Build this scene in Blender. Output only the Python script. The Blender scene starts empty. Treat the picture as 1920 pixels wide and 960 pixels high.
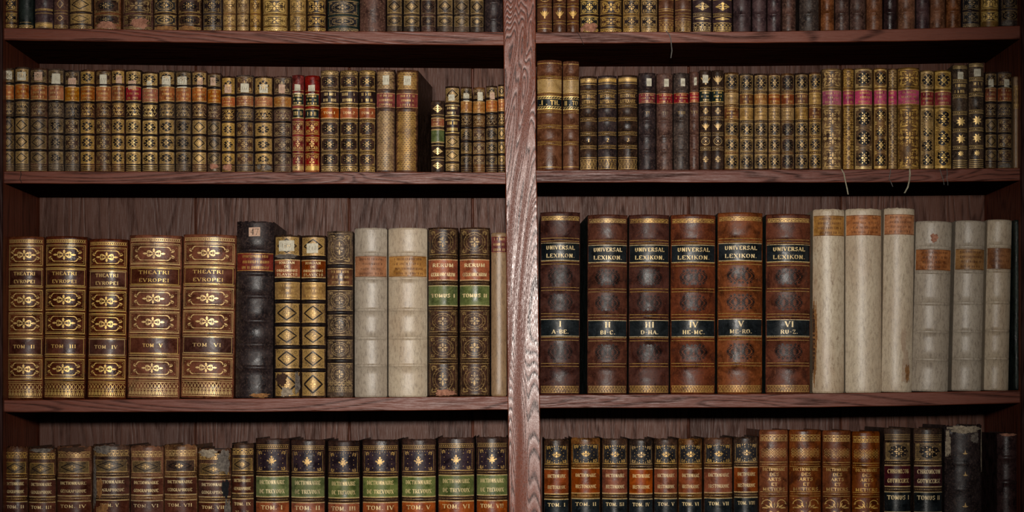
import bpy, math, random
from math import sin, cos, pi, sqrt

# ------------------------------------------------------------------ camera, light, exposure
SC = bpy.context.scene
COL = SC.collection
PX = 0.001            # one photo pixel at the plane of the spines = 1 mm
CAM_D = 3.62          # camera distance from the front plane (m)
HORIZON = 740.0       # eye level, as a photo row
CX, CY = 960.0, 480.0

def Z(py): return (CY - py) * PX
def X(px): return (px - CX) * PX

cam_d = bpy.data.cameras.new('camera')
cam = bpy.data.objects.new('camera', cam_d); COL.objects.link(cam)
cam.location = (0, -CAM_D, Z(HORIZON)); cam.rotation_euler = (pi / 2, 0, 0)
cam_d.sensor_width = 36; cam_d.lens = 36 * CAM_D / 1.92
cam_d.shift_y = (HORIZON - CY) / 1920.0
cam_d.clip_start = 0.05; cam_d.clip_end = 50
SC.camera = cam

world = bpy.data.worlds.new('dim_room'); SC.world = world; world.use_nodes = True
world.node_tree.nodes['Background'].inputs[0].default_value = (0.75, 0.85, 1.0, 1)
world.node_tree.nodes['Background'].inputs[1].default_value = 0.004

def spot(name, loc, target, power, size_deg, blend, radius, col):
    l = bpy.data.lights.new(name, 'SPOT'); o = bpy.data.objects.new(name, l); COL.objects.link(o)
    l.energy = power; l.spot_size = math.radians(size_deg); l.spot_blend = blend
    l.shadow_soft_size = radius; l.color = col
    o.location = loc
    from mathutils import Vector
    d = Vector(target) - Vector(loc)
    o.rotation_euler = d.to_track_quat('-Z', 'Y').to_euler()
    return o
spot('key_lamp', (0.03, -3.72, Z(362)), (-0.09, 0, Z(480)), 620, 40, 1.0, 0.09, (1.0, 0.945, 0.87))

vs = SC.view_settings
SC.display_settings.display_device = 'sRGB'
vs.view_transform = 'Standard'; vs.look = 'None'; vs.gamma = 1.0; vs.use_curve_mapping = False
vs.exposure = 0.0

# ------------------------------------------------------------------ materials
def lin(c):
    if isinstance(c, str):
        c = [int(c[i:i + 2], 16) for i in (0, 2, 4)]
    return tuple(((v / 255) / 12.92 if v / 255 < 0.04045 else ((v / 255 + 0.055) / 1.055) ** 2.4) for v in c) + (1.0,)

MATS = {}
def nt(name):
    m = bpy.data.materials.new(name); m.use_nodes = True
    t = m.node_tree
    return m, t, t.nodes['Principled BSDF']

def coords(t, scale=(1, 1, 1), rnd=True):
    tc = t.nodes.new('ShaderNodeTexCoord'); mp = t.nodes.new('ShaderNodeMapping')
    mp.inputs['Scale'].default_value = scale
    t.links.new(tc.outputs['Object'], mp.inputs['Vector'])
    if rnd:
        oi = t.nodes.new('ShaderNodeObjectInfo'); mul = t.nodes.new('ShaderNodeMath'); mul.operation = 'MULTIPLY'
        mul.inputs[1].default_value = 57.0
        t.links.new(oi.outputs['Random'], mul.inputs[0])
        t.links.new(mul.outputs[0], mp.inputs['Location'])
    return mp.outputs['Vector']

def noise(t, vec, scale, detail=4, rough=0.6, dist=0.0):
    n = t.nodes.new('ShaderNodeTexNoise'); n.inputs['Scale'].default_value = scale
    n.inputs['Detail'].default_value = detail; n.inputs['Roughness'].default_value = rough
    n.inputs['Distortion'].default_value = dist
    t.links.new(vec, n.inputs['Vector'])
    return n.outputs['Fac']

def ramp(t, fac, stops):
    r = t.nodes.new('ShaderNodeValToRGB'); e = r.color_ramp.elements
    while len(e) < len(stops): e.new(0.5)
    for el, (p, c) in zip(e, stops):
        el.position = p; el.color = c if len(c) == 4 else tuple(c) + (1,)
    t.links.new(fac, r.inputs['Fac'])
    return r.outputs['Color']

def mix(t, fac, a, b, mode='MIX'):
    m = t.nodes.new('ShaderNodeMix'); m.data_type = 'RGBA'; m.blend_type = mode
    for i, v in ((0, fac), (6, a), (7, b)):
        if isinstance(v, (int, float)): m.inputs[i].default_value = v
        elif isinstance(v, tuple): m.inputs[i].default_value = v
        else: t.links.new(v, m.inputs[i])
    return m.outputs[2]

def bump(t, b, h, strength, dist=0.001):
    n = t.nodes.new('ShaderNodeBump'); n.inputs['Strength'].default_value = strength
    n.inputs['Distance'].default_value = dist
    t.links.new(h, n.inputs['Height']); t.links.new(n.outputs[0], b.inputs['Normal'])

def sc_(c, k): return tuple(min(1, v * k) for v in c[:3]) + (1,)
W4 = (1, 1, 1, 1); K4 = (0, 0, 0, 1)

def each_own(t, c, amt):
    """every binding has aged a little differently"""
    oi = t.nodes.new('ShaderNodeObjectInfo')
    h = t.nodes.new('ShaderNodeHueSaturation'); h.inputs['Fac'].default_value = 1
    m1 = t.nodes.new('ShaderNodeMath'); m1.operation = 'MULTIPLY_ADD'; m1.inputs[1].default_value = amt * 2; m1.inputs[2].default_value = 1 - amt
    t.links.new(oi.outputs['Random'], m1.inputs[0]); t.links.new(m1.outputs[0], h.inputs['Value'])
    m2 = t.nodes.new('ShaderNodeMath'); m2.operation = 'MULTIPLY'; m2.inputs[1].default_value = 7.31; t.links.new(oi.outputs['Random'], m2.inputs[0])
    m3 = t.nodes.new('ShaderNodeMath'); m3.operation = 'FRACT'; t.links.new(m2.outputs[0], m3.inputs[0])
    m4 = t.nodes.new('ShaderNodeMath'); m4.operation = 'MULTIPLY_ADD'; m4.inputs[1].default_value = 0.18; m4.inputs[2].default_value = 0.93
    t.links.new(m3.outputs[0], m4.inputs[0]); t.links.new(m4.outputs[0], h.inputs['Saturation'])
    t.links.new(c, h.inputs['Color'])
    return h.outputs['Color']

def leather(name, base, dark=None, light=None, rough=0.36, wear=0.5, streak=0.3, bumps=0.5):
    """aged leather: blotches, rubbed lighter patches, fine speckle and vertical scuffs"""
    if name in MATS: return MATS[name]
    m, t, b = nt(name); base = lin(base)
    dark = sc_(lin(dark), 0.8) if dark else sc_(base, 0.38)
    light = lin(light) if light else sc_(base, 1.9)
    v = coords(t); vz = coords(t, (1, 1, 0.16))
    n1 = noise(t, v, 42, 5, 0.65, 0.6); n2 = noise(t, v, 260, 4, 0.7); n3 = noise(t, vz, 240, 4, 0.7)
    c = mix(t, ramp(t, n1, [(0.36, K4), (0.62, W4)]), dark, base)
    c = mix(t, ramp(t, n2, [(0.60 - 0.1 * wear, K4), (0.74, (0.8, 0.8, 0.8, 1))]), c, light)
    c = mix(t, ramp(t, n2, [(0.30, (0.7, 0.7, 0.7, 1)), (0.42, K4)]), c, sc_(dark, 0.5))
    c = mix(t, ramp(t, n3, [(0.55, K4), (0.75, (streak,) * 3 + (1,))]), c, light)
    c = each_own(t, c, 0.20)
    t.links.new(c, b.inputs['Base Color'])
    rr = ramp(t, n1, [(0.35, (rough - 0.10,) * 3 + (1,)), (0.65, (rough + 0.20,) * 3 + (1,))])
    t.links.new(rr, b.inputs['Roughness'])
    b.inputs['Specular IOR Level'].default_value = 0.26
    hh = t.nodes.new('ShaderNodeMath'); hh.operation = 'ADD'; t.links.new(n2, hh.inputs[0]); t.links.new(n1, hh.inputs[1])
    bump(t, b, hh.outputs[0], bumps, 0.0009)
    MATS[name] = m; return m

def vellum(name, base, stain, grime):
    if name in MATS: return MATS[name]
    m, t, b = nt(name); base, stain, grime = lin(base), lin(stain), lin(grime)
    v = coords(t); vz = coords(t, (1, 1, 0.35))
    n1 = noise(t, vz, 14, 5, 0.6, 0.8); n2 = noise(t, vz, 260, 5, 0.75, 0.2); n3 = noise(t, v, 500, 3, 0.7)
    c = mix(t, ramp(t, n1, [(0.38, K4), (0.78, (0.8, 0.8, 0.8, 1))]), base, stain)
    c = mix(t, ramp(t, n2, [(0.47, K4), (0.72, (0.75, 0.75, 0.75, 1))]), c, grime)
    c = mix(t, ramp(t, n3, [(0.60, K4), (0.72, (0.6, 0.6, 0.6, 1))]), c, sc_(grime, 0.6))
    t.links.new(c, b.inputs['Base Color'])
    b.inputs['Roughness'].default_value = 0.42; b.inputs['Specular IOR Level'].default_value = 0.5
    bump(t, b, n2, 0.5, 0.0008)
    MATS[name] = m; return m

def gilt(name, gold, under, cover, rough=0.38, metal=0.55):
    """gold leaf rubbed away in patches: 'cover' = how much of it is left"""
    if name in MATS: return MATS[name]
    m, t, b = nt(name); gold, under = lin(gold), lin(under)
    v = coords(t); n1 = noise(t, v, 55, 3, 0.6, 0.3); n2 = noise(t, v, 620, 3, 0.75)
    add = t.nodes.new('ShaderNodeMath'); add.operation = 'MULTIPLY_ADD'; add.inputs[1].default_value = 0.6
    t.links.new(n1, add.inputs[0]); t.links.new(n2, add.inputs[2])
    e = 0.80 - 0.30 * (cover - 0.5)
    f = ramp(t, add.outputs[0], [(e - 0.12, K4), (e + 0.06, W4)])
    c = each_own(t, mix(t, f, under, gold), 0.10)
    t.links.new(c, b.inputs['Base Color'])
    mt = mix(t, f, (0.1, 0.1, 0.1, 1), (metal,) * 3 + (1,)); t.links.new(mt, b.inputs['Metallic'])
    b.inputs['Roughness'].default_value = rough
    MATS[name] = m; return m

def paper(name, c1, c2, rough=0.8):
    if name in MATS: return MATS[name]
    m, t, b = nt(name); v = coords(t); n = noise(t, v, 180, 4, 0.7)
    c = mix(t, ramp(t, n, [(0.35, K4), (0.65, W4)]), lin(c1), lin(c2))
    t.links.new(c, b.inputs['Base Color']); b.inputs['Roughness'].default_value = rough
    b.inputs['Specular IOR Level'].default_value = 0.2
    MATS[name] = m; return m

def page_mat():
    if 'page_edges' in MATS: return MATS['page_edges']
    m, t, b = nt('page_edges'); v = coords(t, (1, 0.02, 0.02)); n = noise(t, v, 900, 3, 0.6)
    c = mix(t, n, lin('1c1614'), lin('4b3c30'))
    t.links.new(c, b.inputs['Base Color']); b.inputs['Roughness'].default_value = 0.9
    MATS['page_edges'] = m; return m

def oak(name, c_dark, c_mid, c_light, axis, rough=0.34, swirl=1.5, pores=1.0, seams=None, spec=0.5, rings=150.0, fib=0.03, vary=0.0):
    """stained oak; axis = grain direction"""
    if name in MATS: return MATS[name]
    m, t, b = nt(name)
    lo = {'x': (0.10, 1, 1), 'z': (1, 1, 0.10)}[axis]; fi = {'x': (fib, 1, 1), 'z': (1, 1, fib)}[axis]
    v = coords(t, lo); vf = coords(t, fi)
    n1 = noise(t, v, 9, 3, 0.45, swirl)
    w = t.nodes.new('ShaderNodeMath'); w.operation = 'MULTIPLY'; w.inputs[1].default_value = rings
    t.links.new(n1, w.inputs[0])
    s = t.nodes.new('ShaderNodeMath'); s.operation = 'SINE'; t.links.new(w.outputs[0], s.inputs[0])
    sm = t.nodes.new('ShaderNodeMath'); sm.operation = 'MULTIPLY_ADD'; sm.inputs[1].default_value = 0.5; sm.inputs[2].default_value = 0.5
    t.links.new(s.outputs[0], sm.inputs[0])
    n2 = noise(t, vf, 900, 3, 0.7); n3 = noise(t, v, 6, 2, 0.5)
    c = mix(t, ramp(t, n3, [(0.35, K4), (0.65, W4)]), lin(c_mid), lin(c_light))
    gr = mix(t, ramp(t, sm.outputs[0], [(0.0, (0.95 * pores,) * 3 + (1,)), (0.30, (0.25 * pores,) * 3 + (1,)), (0.5, K4)]), K4, ramp(t, n2, [(0.36, (0.25, 0.25, 0.25, 1)), (0.60, W4)]))
    c = mix(t, gr, c, lin(c_dark))
    c = mix(t, ramp(t, n2, [(0.54, K4), (0.70, (0.5 * pores,) * 3 + (1,))]), c, lin(c_dark))
    if vary:
        oi = t.nodes.new('ShaderNodeObjectInfo'); c = mix(t, ramp(t, oi.outputs['Random'], [(0, (vary,) * 3 + (1,)), (1, K4)]), c, sc_(lin(c_mid), 0.45))
    t.links.new(c, b.inputs['Base Color'])
    t.links.new(ramp(t, n2, [(0.4, (rough,) * 3 + (1,)), (0.65, (rough + 0.3,) * 3 + (1,))]), b.inputs['Roughness'])
    t.links.new(mix(t, gr, (spec,) * 3 + (1,), (spec * 0.25,) * 3 + (1,)), b.inputs['Specular IOR Level'])
    ad = t.nodes.new('ShaderNodeMath'); ad.operation = 'SUBTRACT'
    t.links.new(sm.outputs[0], ad.inputs[0]); t.links.new(n2, ad.inputs[1])
    bump(t, b, ad.outputs[0], 0.3, 0.0007)
    MATS[name] = m; return m

# leathers (base, dark, light)
LEA = {
 'theatri':  ('64331c', '3c1a0d', '87502e', .32, .2),
 'theatri_d': ('4a2216', '2a120b', '6d3c24', .30, .2),
 'uni':      ('552b1b', '351a12', '7c4930', .40, .2),
 'uni_dark': ('432720', '291411', '6b3c2b', .40, .2),
 'uni_tan':  ('6c3a20', '432314', '93593a', .40, .2),
 'black':    ('2c2222', '181214', '58453d', .36, .8),
 'blackred': ('33201f', '1b1011', '553a34', .32, .3),
 'brown':    ('4c3021', '241510', '7d5a40', .38, .6),
 'brown_d':  ('362319', '1a100c', '63472f', .38, .6),
 'brown_g':  ('4a382a', '241b16', '776350', .42, .8),
 'brown_t':  ('6b4426', '38200f', '97713f', .36, .6),
 'tan':      ('76522f', '46301b', 'a08055', .38, .6),
 'goldbrown': ('785932', '4b361d', 'a38655', .38, .6),
 'calf':     ('5f3d2c', '40261b', '896148', .32, .3),
 'red':      ('762321', '40110f', '9c4a3a', .36, .4),
 'redbrown': ('54372e', '33201b', '82614f', .42, .9),
 'orangebrown': ('6e442d', '452819', '996b4a', .38, .5),
 'slate':    ('40342f', '241c1b', '6e5c50', .42, 1.0),
 'plum':     ('443030', '271a1d', '6d5350', .38, .5),
 'green_d':  ('1d2521', '0e1412', '39423a', .42, .5),
 'metiers':  ('643318', '3c1c0e', '855028', .34, .2),
 'trev':     ('35211a', '1d1210', '5d3d2a', .34, .3),
}
def LM(k):
    b, d, l, r, w = LEA[k]
    return leather('leather_' + k, b, d, l, r, w)
LAB = {
 'vl_orange': ('a06a44', '7d4c2f', 'b8875f'), 'vl_ochre': ('a67a48', '83592f', 'bd955f'), 'vl_brown': ('7d5538', '5a3826', '9c7450'),
 'orange': ('9c5a2e', '6b371b', 'b87b46'), 'orange_r': ('96502f', '6a3420', 'b0704a'), 'red': ('84242a', '531519', 'a04444'),
 'pink': ('b04c66', '84344a', 'c47886'), 'pinkred': ('9c3238', '6c1f22', 'b45448'), 'green': ('60663a', '404a26', '7a7e52'),
 'black': ('14191c', '0b0e10', '2b3236'), 'blackgreen': ('16211c', '0b120f', '2e3b32'), 'dark': ('2d1a18', '180d0d', '4a302a'),
 'maroon': ('4f2a1e', '341710', '6b4330'), 'brown': ('5f3a24', '3d2113', '82573a'), 'tan': ('8d6c40', '64492a', 'a9895a'),
 'rust': ('7f3f22', '552612', '9c5c38'), 'redbrown': ('70302a', '4c1e1b', '935349'), 'pale': ('a98a5c', '85663f', 'c4a97c'),
 'wine': ('3b1218', '23090d', '57262a'), 'ochre': ('95602a', '6b3f1a', 'b2834a'),
}
def LBM(k):
    b, d, l = LAB[k]
    return leather('label_leather_' + k, b, d, l, 0.36, 0.25, 0.25, 0.3)
GI = {
 'bright': lambda: gilt('gilt_bright', 'dcb873', '5f3c24', 0.88, 0.42, 0.35),
 'mid': lambda: gilt('gilt_rubbed', 'bd985a', '49301f', 0.66, 0.45, 0.3),
 'dull': lambda: gilt('gilt_worn', '9d8154', '3c2b1f', 0.50, 0.5, 0.2),
 'ink': lambda: leather('tooling_dark', '1d1210', '0e0908', '2b1b15', 0.4, 0.1),
 'cream': lambda: gilt('lettering_pale', 'd8c08e', '6b4d33', 0.72, 0.5, 0.1),
}
INKB = lambda: leather('faded_lettering', '5e3a24', '4a2a1a', '7d5638', 0.5, 0.3)
GROUND = {
 'dark': lambda: leather('panel_dark', '241a1c', '120d10', '433329', 0.36, 0.4),
 'navy': lambda: leather('panel_navy', '211f22', '111013', '46403a', 0.36, 0.5),
 'brown': lambda: leather('panel_brown', '40291f', '22150f', '6a4c35', 0.38, 0.6),
 'gold': lambda: gilt('gilt_panel', '9c7b45', '4a351d', 0.62, 0.5, 0.2),
 'golddull': lambda: gilt('gilt_panel_worn', '70572f', '33241a', 0.45, 0.5, 0.2),
 'tan': lambda: leather('panel_tan', '6f5032', '382418', '9a7a4c', 0.4, 0.5),
 'violet': lambda: leather('panel_violet', '2b1d24', '191117', '4a3638', 0.34, 0.3),
}

# ------------------------------------------------------------------ mesh helpers
class MB:
    def __init__(s): s.v = []; s.f = []; s.m = []; s.sm = []
    def face(s, pts, mat=0, smooth=False):
        n = len(s.v); s.v.extend(pts); s.f.append(tuple(range(n, n + len(pts)))); s.m.append(mat); s.sm.append(smooth)
    def grid(s, rows, mat=0, smooth=False, close=False):
        n = len(s.v); R = len(rows); Cn = len(rows[0])
        for r in rows: s.v.extend(r)
        for i in range(R - 1):
            for j in range(Cn - (0 if close else 1)):
                k = (j + 1) % Cn
                s.f.append((n + i * Cn + j, n + i * Cn + k, n + (i + 1) * Cn + k, n + (i + 1) * Cn + j)); s.m.append(mat); s.sm.append(smooth)
    def box(s, x0, x1, y0, y1, z0, z1, mat=0):
        p = [(x, y, z) for x in (x0, x1) for y in (y0, y1) for z in (z0, z1)]
        for q in ((0, 1, 3, 2), (4, 6, 7, 5), (0, 4, 5, 1), (2, 3, 7, 6), (0, 2, 6, 4), (1, 5, 7, 3)):
            s.face([p[i] for i in q], mat)
    def build(s, name, mats, parent=None):
        me = bpy.data.meshes.new(name); me.from_pydata(s.v, [], s.f)
        for m in mats: me.materials.append(m)
        me.polygons.foreach_set('material_index', s.m)
        me.polygons.foreach_set('use_smooth', s.sm)
        me.update()
        o = bpy.data.objects.new(name, me); COL.objects.link(o)
        if parent is not None: o.parent = parent
        return o

# ------------------------------------------------------------------ serif capitals drawn as strokes
GL = {
 'A': (5, [[(0.3, 0), (2.5, 6)], [(2.5, 6), (4.7, 0)], [(1.3, 2), (3.7, 2)]]),
 'B': (4.6, [[(1, 0), (1, 6)], [(1, 6), (3, 6)], [(3, 6), (3.8, 5.2), (3.8, 4), (3, 3.2)], [(1, 3.2), (3, 3.2)], [(3, 3.2), (4.1, 2.3), (4.1, 1), (3, 0)], [(3, 0), (1, 0)]]),
 'C': (4.8, [[(4.3, 4.7), (3.4, 6), (2, 6), (0.8, 4.6), (0.8, 1.4), (2, 0), (3.4, 0), (4.3, 1.2)]]),
 'D': (5, [[(1, 0), (1, 6)], [(1, 6), (3, 6)], [(3, 6), (4.4, 4.6), (4.4, 1.4), (3, 0)], [(3, 0), (1, 0)]]),
 'E': (4.4, [[(1, 0), (1, 6)], [(1, 6), (4, 6)], [(1, 3.1), (3.2, 3.1)], [(1, 0), (4, 0)], [(4, 6), (4, 5)], [(4, 0), (4, 1)]]),
 'G': (5, [[(4.3, 4.7), (3.4, 6), (2, 6), (0.8, 4.6), (0.8, 1.4), (2, 0), (4.2, 0)], [(4.2, 0), (4.2, 2.6)], [(3.2, 2.6), (4.6, 2.6)]]),
 'H': (5, [[(1, 0), (1, 6)], [(4.2, 0), (4.2, 6)], [(1, 3.1), (4.2, 3.1)]]),
 'I': (2, [[(1, 0), (1, 6)]]),
 'K': (5, [[(1, 0), (1, 6)], [(1, 3), (4.3, 6)], [(2, 3.8), (4.6, 0)]]),
 'L': (4.2, [[(1, 0), (1, 6)], [(1, 0), (3.9, 0)], [(3.9, 0), (3.9, 1.2)]]),
 'M': (6, [[(1, 0), (1, 6)], [(1, 6), (3, 0.6)], [(3, 0.6), (5, 6)], [(5, 0), (5, 6)]]),
 'N': (5, [[(1, 0), (1, 6)], [(1, 6), (4.2, 0)], [(4.2, 0), (4.2, 6)]]),
 'O': (5, [[(2.5, 6), (1.2, 5.6), (0.6, 4.2), (0.6, 1.8), (1.2, 0.4), (2.5, 0)], [(2.5, 0), (3.8, 0.4), (4.4, 1.8), (4.4, 4.2), (3.8, 5.6), (2.5, 6)]]),
 'P': (4.6, [[(1, 0), (1, 6)], [(1, 6), (3.1, 6)], [(3.1, 6), (4.1, 5.2), (4.1, 3.8), (3.1, 2.9)], [(1, 2.9), (3.1, 2.9)]]),
 'Q': (5, [[(2.5, 6), (1.2, 5.6), (0.6, 4.2), (0.6, 1.8), (1.2, 0.4), (2.5, 0)], [(2.5, 0), (3.8, 0.4), (4.4, 1.8), (4.4, 4.2), (3.8, 5.6), (2.5, 6)], [(2.6, 0.8), (4.6, -1)]]),
 'R': (4.9, [[(1, 0), (1, 6)], [(1, 6), (3.1, 6)], [(3.1, 6), (4, 5.2), (4, 4), (3.1, 3.2)], [(1, 3.2), (3.1, 3.2)], [(2.6, 3.2), (4.6, 0)]]),
 'S': (4.4, [[(3.8, 4.8), (3, 6), (1.6, 6), (0.8, 4.9), (1.2, 3.7), (3.2, 2.6), (3.9, 1.5), (3, 0), (1.4, 0), (0.6, 1.2)]]),
 'T': (4.8, [[(2.4, 0), (2.4, 6)], [(0.3, 6), (4.5, 6)], [(0.3, 6), (0.3, 5)], [(4.5, 6), (4.5, 5)]]),
 'U': (5, [[(1, 6), (1, 1.4), (2, 0), (3.2, 0), (4.2, 1.4)], [(4.2, 1.4), (4.2, 6)]]),
 'V': (5, [[(0.4, 6), (2.5, 0)], [(2.5, 0), (4.6, 6)]]),
 'W': (7, [[(0.4, 6), (2, 0)], [(2, 0), (3.5, 6)], [(3.5, 6), (5, 0)], [(5, 0), (6.6, 6)]]),
 'X': (5, [[(0.6, 6), (4.4, 0)], [(0.6, 0), (4.4, 6)]]),
 'Z': (4.6, [[(0.8, 6), (4, 6)], [(4, 6), (0.8, 0)], [(0.8, 0), (4, 0)], [(0.8, 6), (0.8, 5)], [(4, 0), (4, 1)]]),
 '1': (2.6, [[(1.3, 0), (1.3, 6)], [(0.4, 5), (1.3, 6)]]),
 '2': (4.2, [[(0.8, 4.8), (1.5, 6), (2.8, 6), (3.6, 4.9), (3.3, 3.4), (0.7, 0)], [(0.7, 0), (3.8, 0)]]),
 '3': (4.2, [[(0.8, 5.2), (1.6, 6), (2.8, 6), (3.5, 5), (2.8, 3.3), (1.8, 3.2)], [(2.8, 3.3), (3.7, 2), (3, 0), (1.6, 0), (0.7, 1)]]),
 '4': (4.4, [[(3, 0), (3, 6)], [(3, 6), (0.5, 1.8)], [(0.5, 1.8), (4, 1.8)]]),
 '7': (4, [[(0.6, 6), (3.6, 6)], [(3.6, 6), (1.6, 0)]]),
 '.': (1.6, [[(0.8, 0), (0.8, 0.8)]]), '-': (3, [[(0.6, 2.8), (2.4, 2.8)]]), ',': (1.6, [[(0.8, 0.6), (0.5, -0.8)]]), "'": (1.4, [[(0.7, 6), (0.6, 4.8)]]),
 ' ': (2.6, []),
 '*': (3.4, [[(0.6, 3), (2.8, 3)], [(1.7, 1.8), (1.7, 4.2)]]),
}

# ------------------------------------------------------------------ spine surface and tooling
class Spine:
    """maps flat (x, z) positions on a spine to the rounded leather surface"""
    def __init__(s, w, H, bulge, bands, bh, bw, seed):
        s.a = w / 2; s.H = H; s.b = bulge; s.bands = bands; s.bh = bh; s.bw = bw; s.seed = seed
    def boff(s, z):
        o = 0
        for zc in s.bands:
            d = abs(z - zc) / s.bw
            if d < 1.0: o = max(o, s.bh * (cos(d * pi / 2) ** 0.7))
        return o
    def pt(s, x, z, off=0.0):
        a = s.a; u = max(-1, min(1, x / a)); au = abs(u)
        y = s.b * au ** 2.3
        sl = (2.3 * s.b / a * au ** 1.3) * (1 if u > 0 else -1)
        L = sqrt(1 + sl * sl); nx, ny = sl / L, -1 / L
        wv = 0.00035 * sin(z * 47 + s.seed) + 0.00025 * sin(x * 90 + z * 33 + s.seed * 2)
        e = min(1, (1 - au) * 5)
        o = (s.boff(z) + wv) * e + off
        # caps round inward at head and tail
        for d in (s.H - z, z):
            if d < 0.004: o -= 0.0022 * (1 - max(0, d) / 0.004) ** 2
        return (a * u + nx * o, y + ny * o, z)

class Tool:
    """tooling drawn on the spine: every shape is real, slightly raised geometry"""
    def __init__(s, sp, mb): s.sp = sp; s.mb = mb; s.mat = 1; s.off = 0.00035
    def poly(s, pts): s.mb.face([s.sp.pt(x, z, s.off) for x, z in pts], s.mat)
    def strip(s, P, w):
        """polyline with width"""
        Q = [P[0]]; st = s.sp.a * 0.16
        for (ax, az), (bx, bz) in zip(P, P[1:]):
            k = max(1, int(abs(bx - ax) / st + 0.999))
            for i in range(1, k + 1): Q.append((ax + (bx - ax) * i / k, az + (bz - az) * i / k))
        P = Q; n = len(P); L = []; R = []
        for i in range(n):
            x0, z0 = P[max(0, i - 1)]; x1, z1 = P[min(n - 1, i + 1)]
            dx, dz = x1 - x0, z1 - z0; l = sqrt(dx * dx + dz * dz) or 1
            nx, nz = -dz / l * w / 2, dx / l * w / 2
            L.append((P[i][0] + nx, P[i][1] + nz)); R.append((P[i][0] - nx, P[i][1] - nz))
        s.mb.grid([[s.sp.pt(x, z, s.off) for x, z in R], [s.sp.pt(x, z, s.off) for x, z in L]], s.mat)
    def line(s, x0, z0, x1, z1, w):
        n = max(1, int(abs(x1 - x0) / (s.sp.a * 0.14)))
        s.strip([(x0 + (x1 - x0) * i / n, z0 + (z1 - z0) * i / n) for i in range(n + 1)], w)
    def hl(s, z, w=0.0009, f=0.97): s.line(-s.sp.a * f, z, s.sp.a * f, z, w)
    def patch(s, x0, x1, z0, z1, nx=12, nz=2):
        s.mb.grid([[s.sp.pt(x0 + (x1 - x0) * i / nx, z0 + (z1 - z0) * j / nz, s.off) for i in range(nx + 1)] for j in range(nz + 1)], s.mat, True)
    def rect(s, x0, x1, z0, z1, w):
        s.line(x0, z0, x1, z0, w); s.line(x0, z1, x1, z1, w); s.line(x0, z0, x0, z1, w); s.line(x1, z0, x1, z1, w)
    def dot(s, x, z, r):
        s.poly([(x + r * cos(i * pi / 3), z + r * sin(i * pi / 3)) for i in range(6)])
    def arc(s, x, z, rx, rz, a0, a1, w, n=10):
        s.strip([(x + rx * cos(a0 + (a1 - a0) * i / n), z + rz * sin(a0 + (a1 - a0) * i / n)) for i in range(n + 1)], w)
    def leaf(s, x, z, ang, l, w):
        c, q = cos(ang), sin(ang)
        ts = ((0, 0.03), (0.2, .32), (0.4, .5), (0.65, .48), (0.85, .3), (1, 0.02))
        f = lambda t, k: s.sp.pt(x + c * t * l - q * k * w, z + q * t * l + c * k * w, s.off)
        s.mb.grid([[f(t, -k) for t, k in ts], [f(t, k) for t, k in ts]], s.mat)
    def curl(s, x, z, r, fx, fz, w):
        P = []
        for i in range(11):
            t = i / 10; a = t * 1.6 * pi; rr = r * (1 - 0.75 * t)
            P.append((x + fx * rr * cos(a), z + fz * rr * sin(a)))
        s.strip(P, w)
    # composite ornaments -----------------------------------------------
    def fleuron(s, x, z, rx, rz, w=0.0007):
        s.leaf(x, z + rz * 0.12, pi / 2, rz * 0.88, rx * 0.42); s.leaf(x, z - rz * 0.12, -pi / 2, rz * 0.88, rx * 0.42)
        s.leaf(x + rx * 0.12, z, 0, rx * 0.88, rz * 0.4); s.leaf(x - rx * 0.12, z, pi, rx * 0.88, rz * 0.4)
        for fx in (-1, 1):
            for fz in (-1, 1):
                s.dot(x + fx * rx * 0.5, z + fz * rz * 0.5, min(rx, rz) * 0.17)
    def corner(s, x, z, fx, fz, r, w=0.0007):
        s.curl(x + fx * r * 0.55, z + fz * r * 0.5, r * 0.42, fx, fz, w)
        s.leaf(x + fx * r * 0.15, z + fz * r * 0.15, math.atan2(fz, fx * 0.25), r * 1.1, r * 0.3)
        s.leaf(x + fx * r * 0.15, z + fz * r * 0.15, math.atan2(fz * 0.25, fx), r * 1.2, r * 0.3)
        s.dot(x + fx * r * 1.1, z + fz * r * 0.85, r * 0.15)
    def text(s, lines, x0, x1, z0, z1, fill=0.86, thick=1.0, hmax=None):
        n = len(lines); lh = (z1 - z0) / n
        for k, t in enumerate(lines):
            if not t: continue
            h = lh * 0.60
            if hmax: h = min(h, hmax)
            W = sum(GL[c][0] + 1.2 for c in t) - 1.2
            if len(lines) == 2 and len(t) <= 3 and len(lines[1]) > 3 and k == 0: h *= 1.45
            ux = (x1 - x0) * fill / W
            ux = min(ux, h / 6 * (1.15 if len(t) < 7 else 1.5))
            uz = h / 6
            cx = (x0 + x1) / 2 - W * ux / 2; cz = z1 - lh * (k + 0.5) - h / 2
            for c in t:
                g = GL[c]
                for st in g[1]:
                    for i in range(len(st) - 1):
                        (ax, az), (bx, bz) = st[i], st[i + 1]
                        dx, dz = bx - ax, bz - az
                        th = 1.3 if abs(dz) > abs(dx) * 1.1 and not (dx * dz > 0 and abs(dx) > 0.6) else 0.5
                        w = max(th * min(ux, uz), 0.0003) * thick
                        s.strip([(cx + ax * ux, cz + az * uz), (cx + bx * ux, cz + bz * uz)], w)
                    for (ex, ez) in (st[0], st[-1]):
                        if ez in (0, 6) and c not in 'BCDEGOSUPQZ23.-':
                            s.strip([(cx + (ex - 0.85) * ux, cz + ez * uz), (cx + (ex + 0.85) * ux, cz + ez * uz)], 0.5 * uz)
                cx += (g[0] + 1.2) * ux
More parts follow.
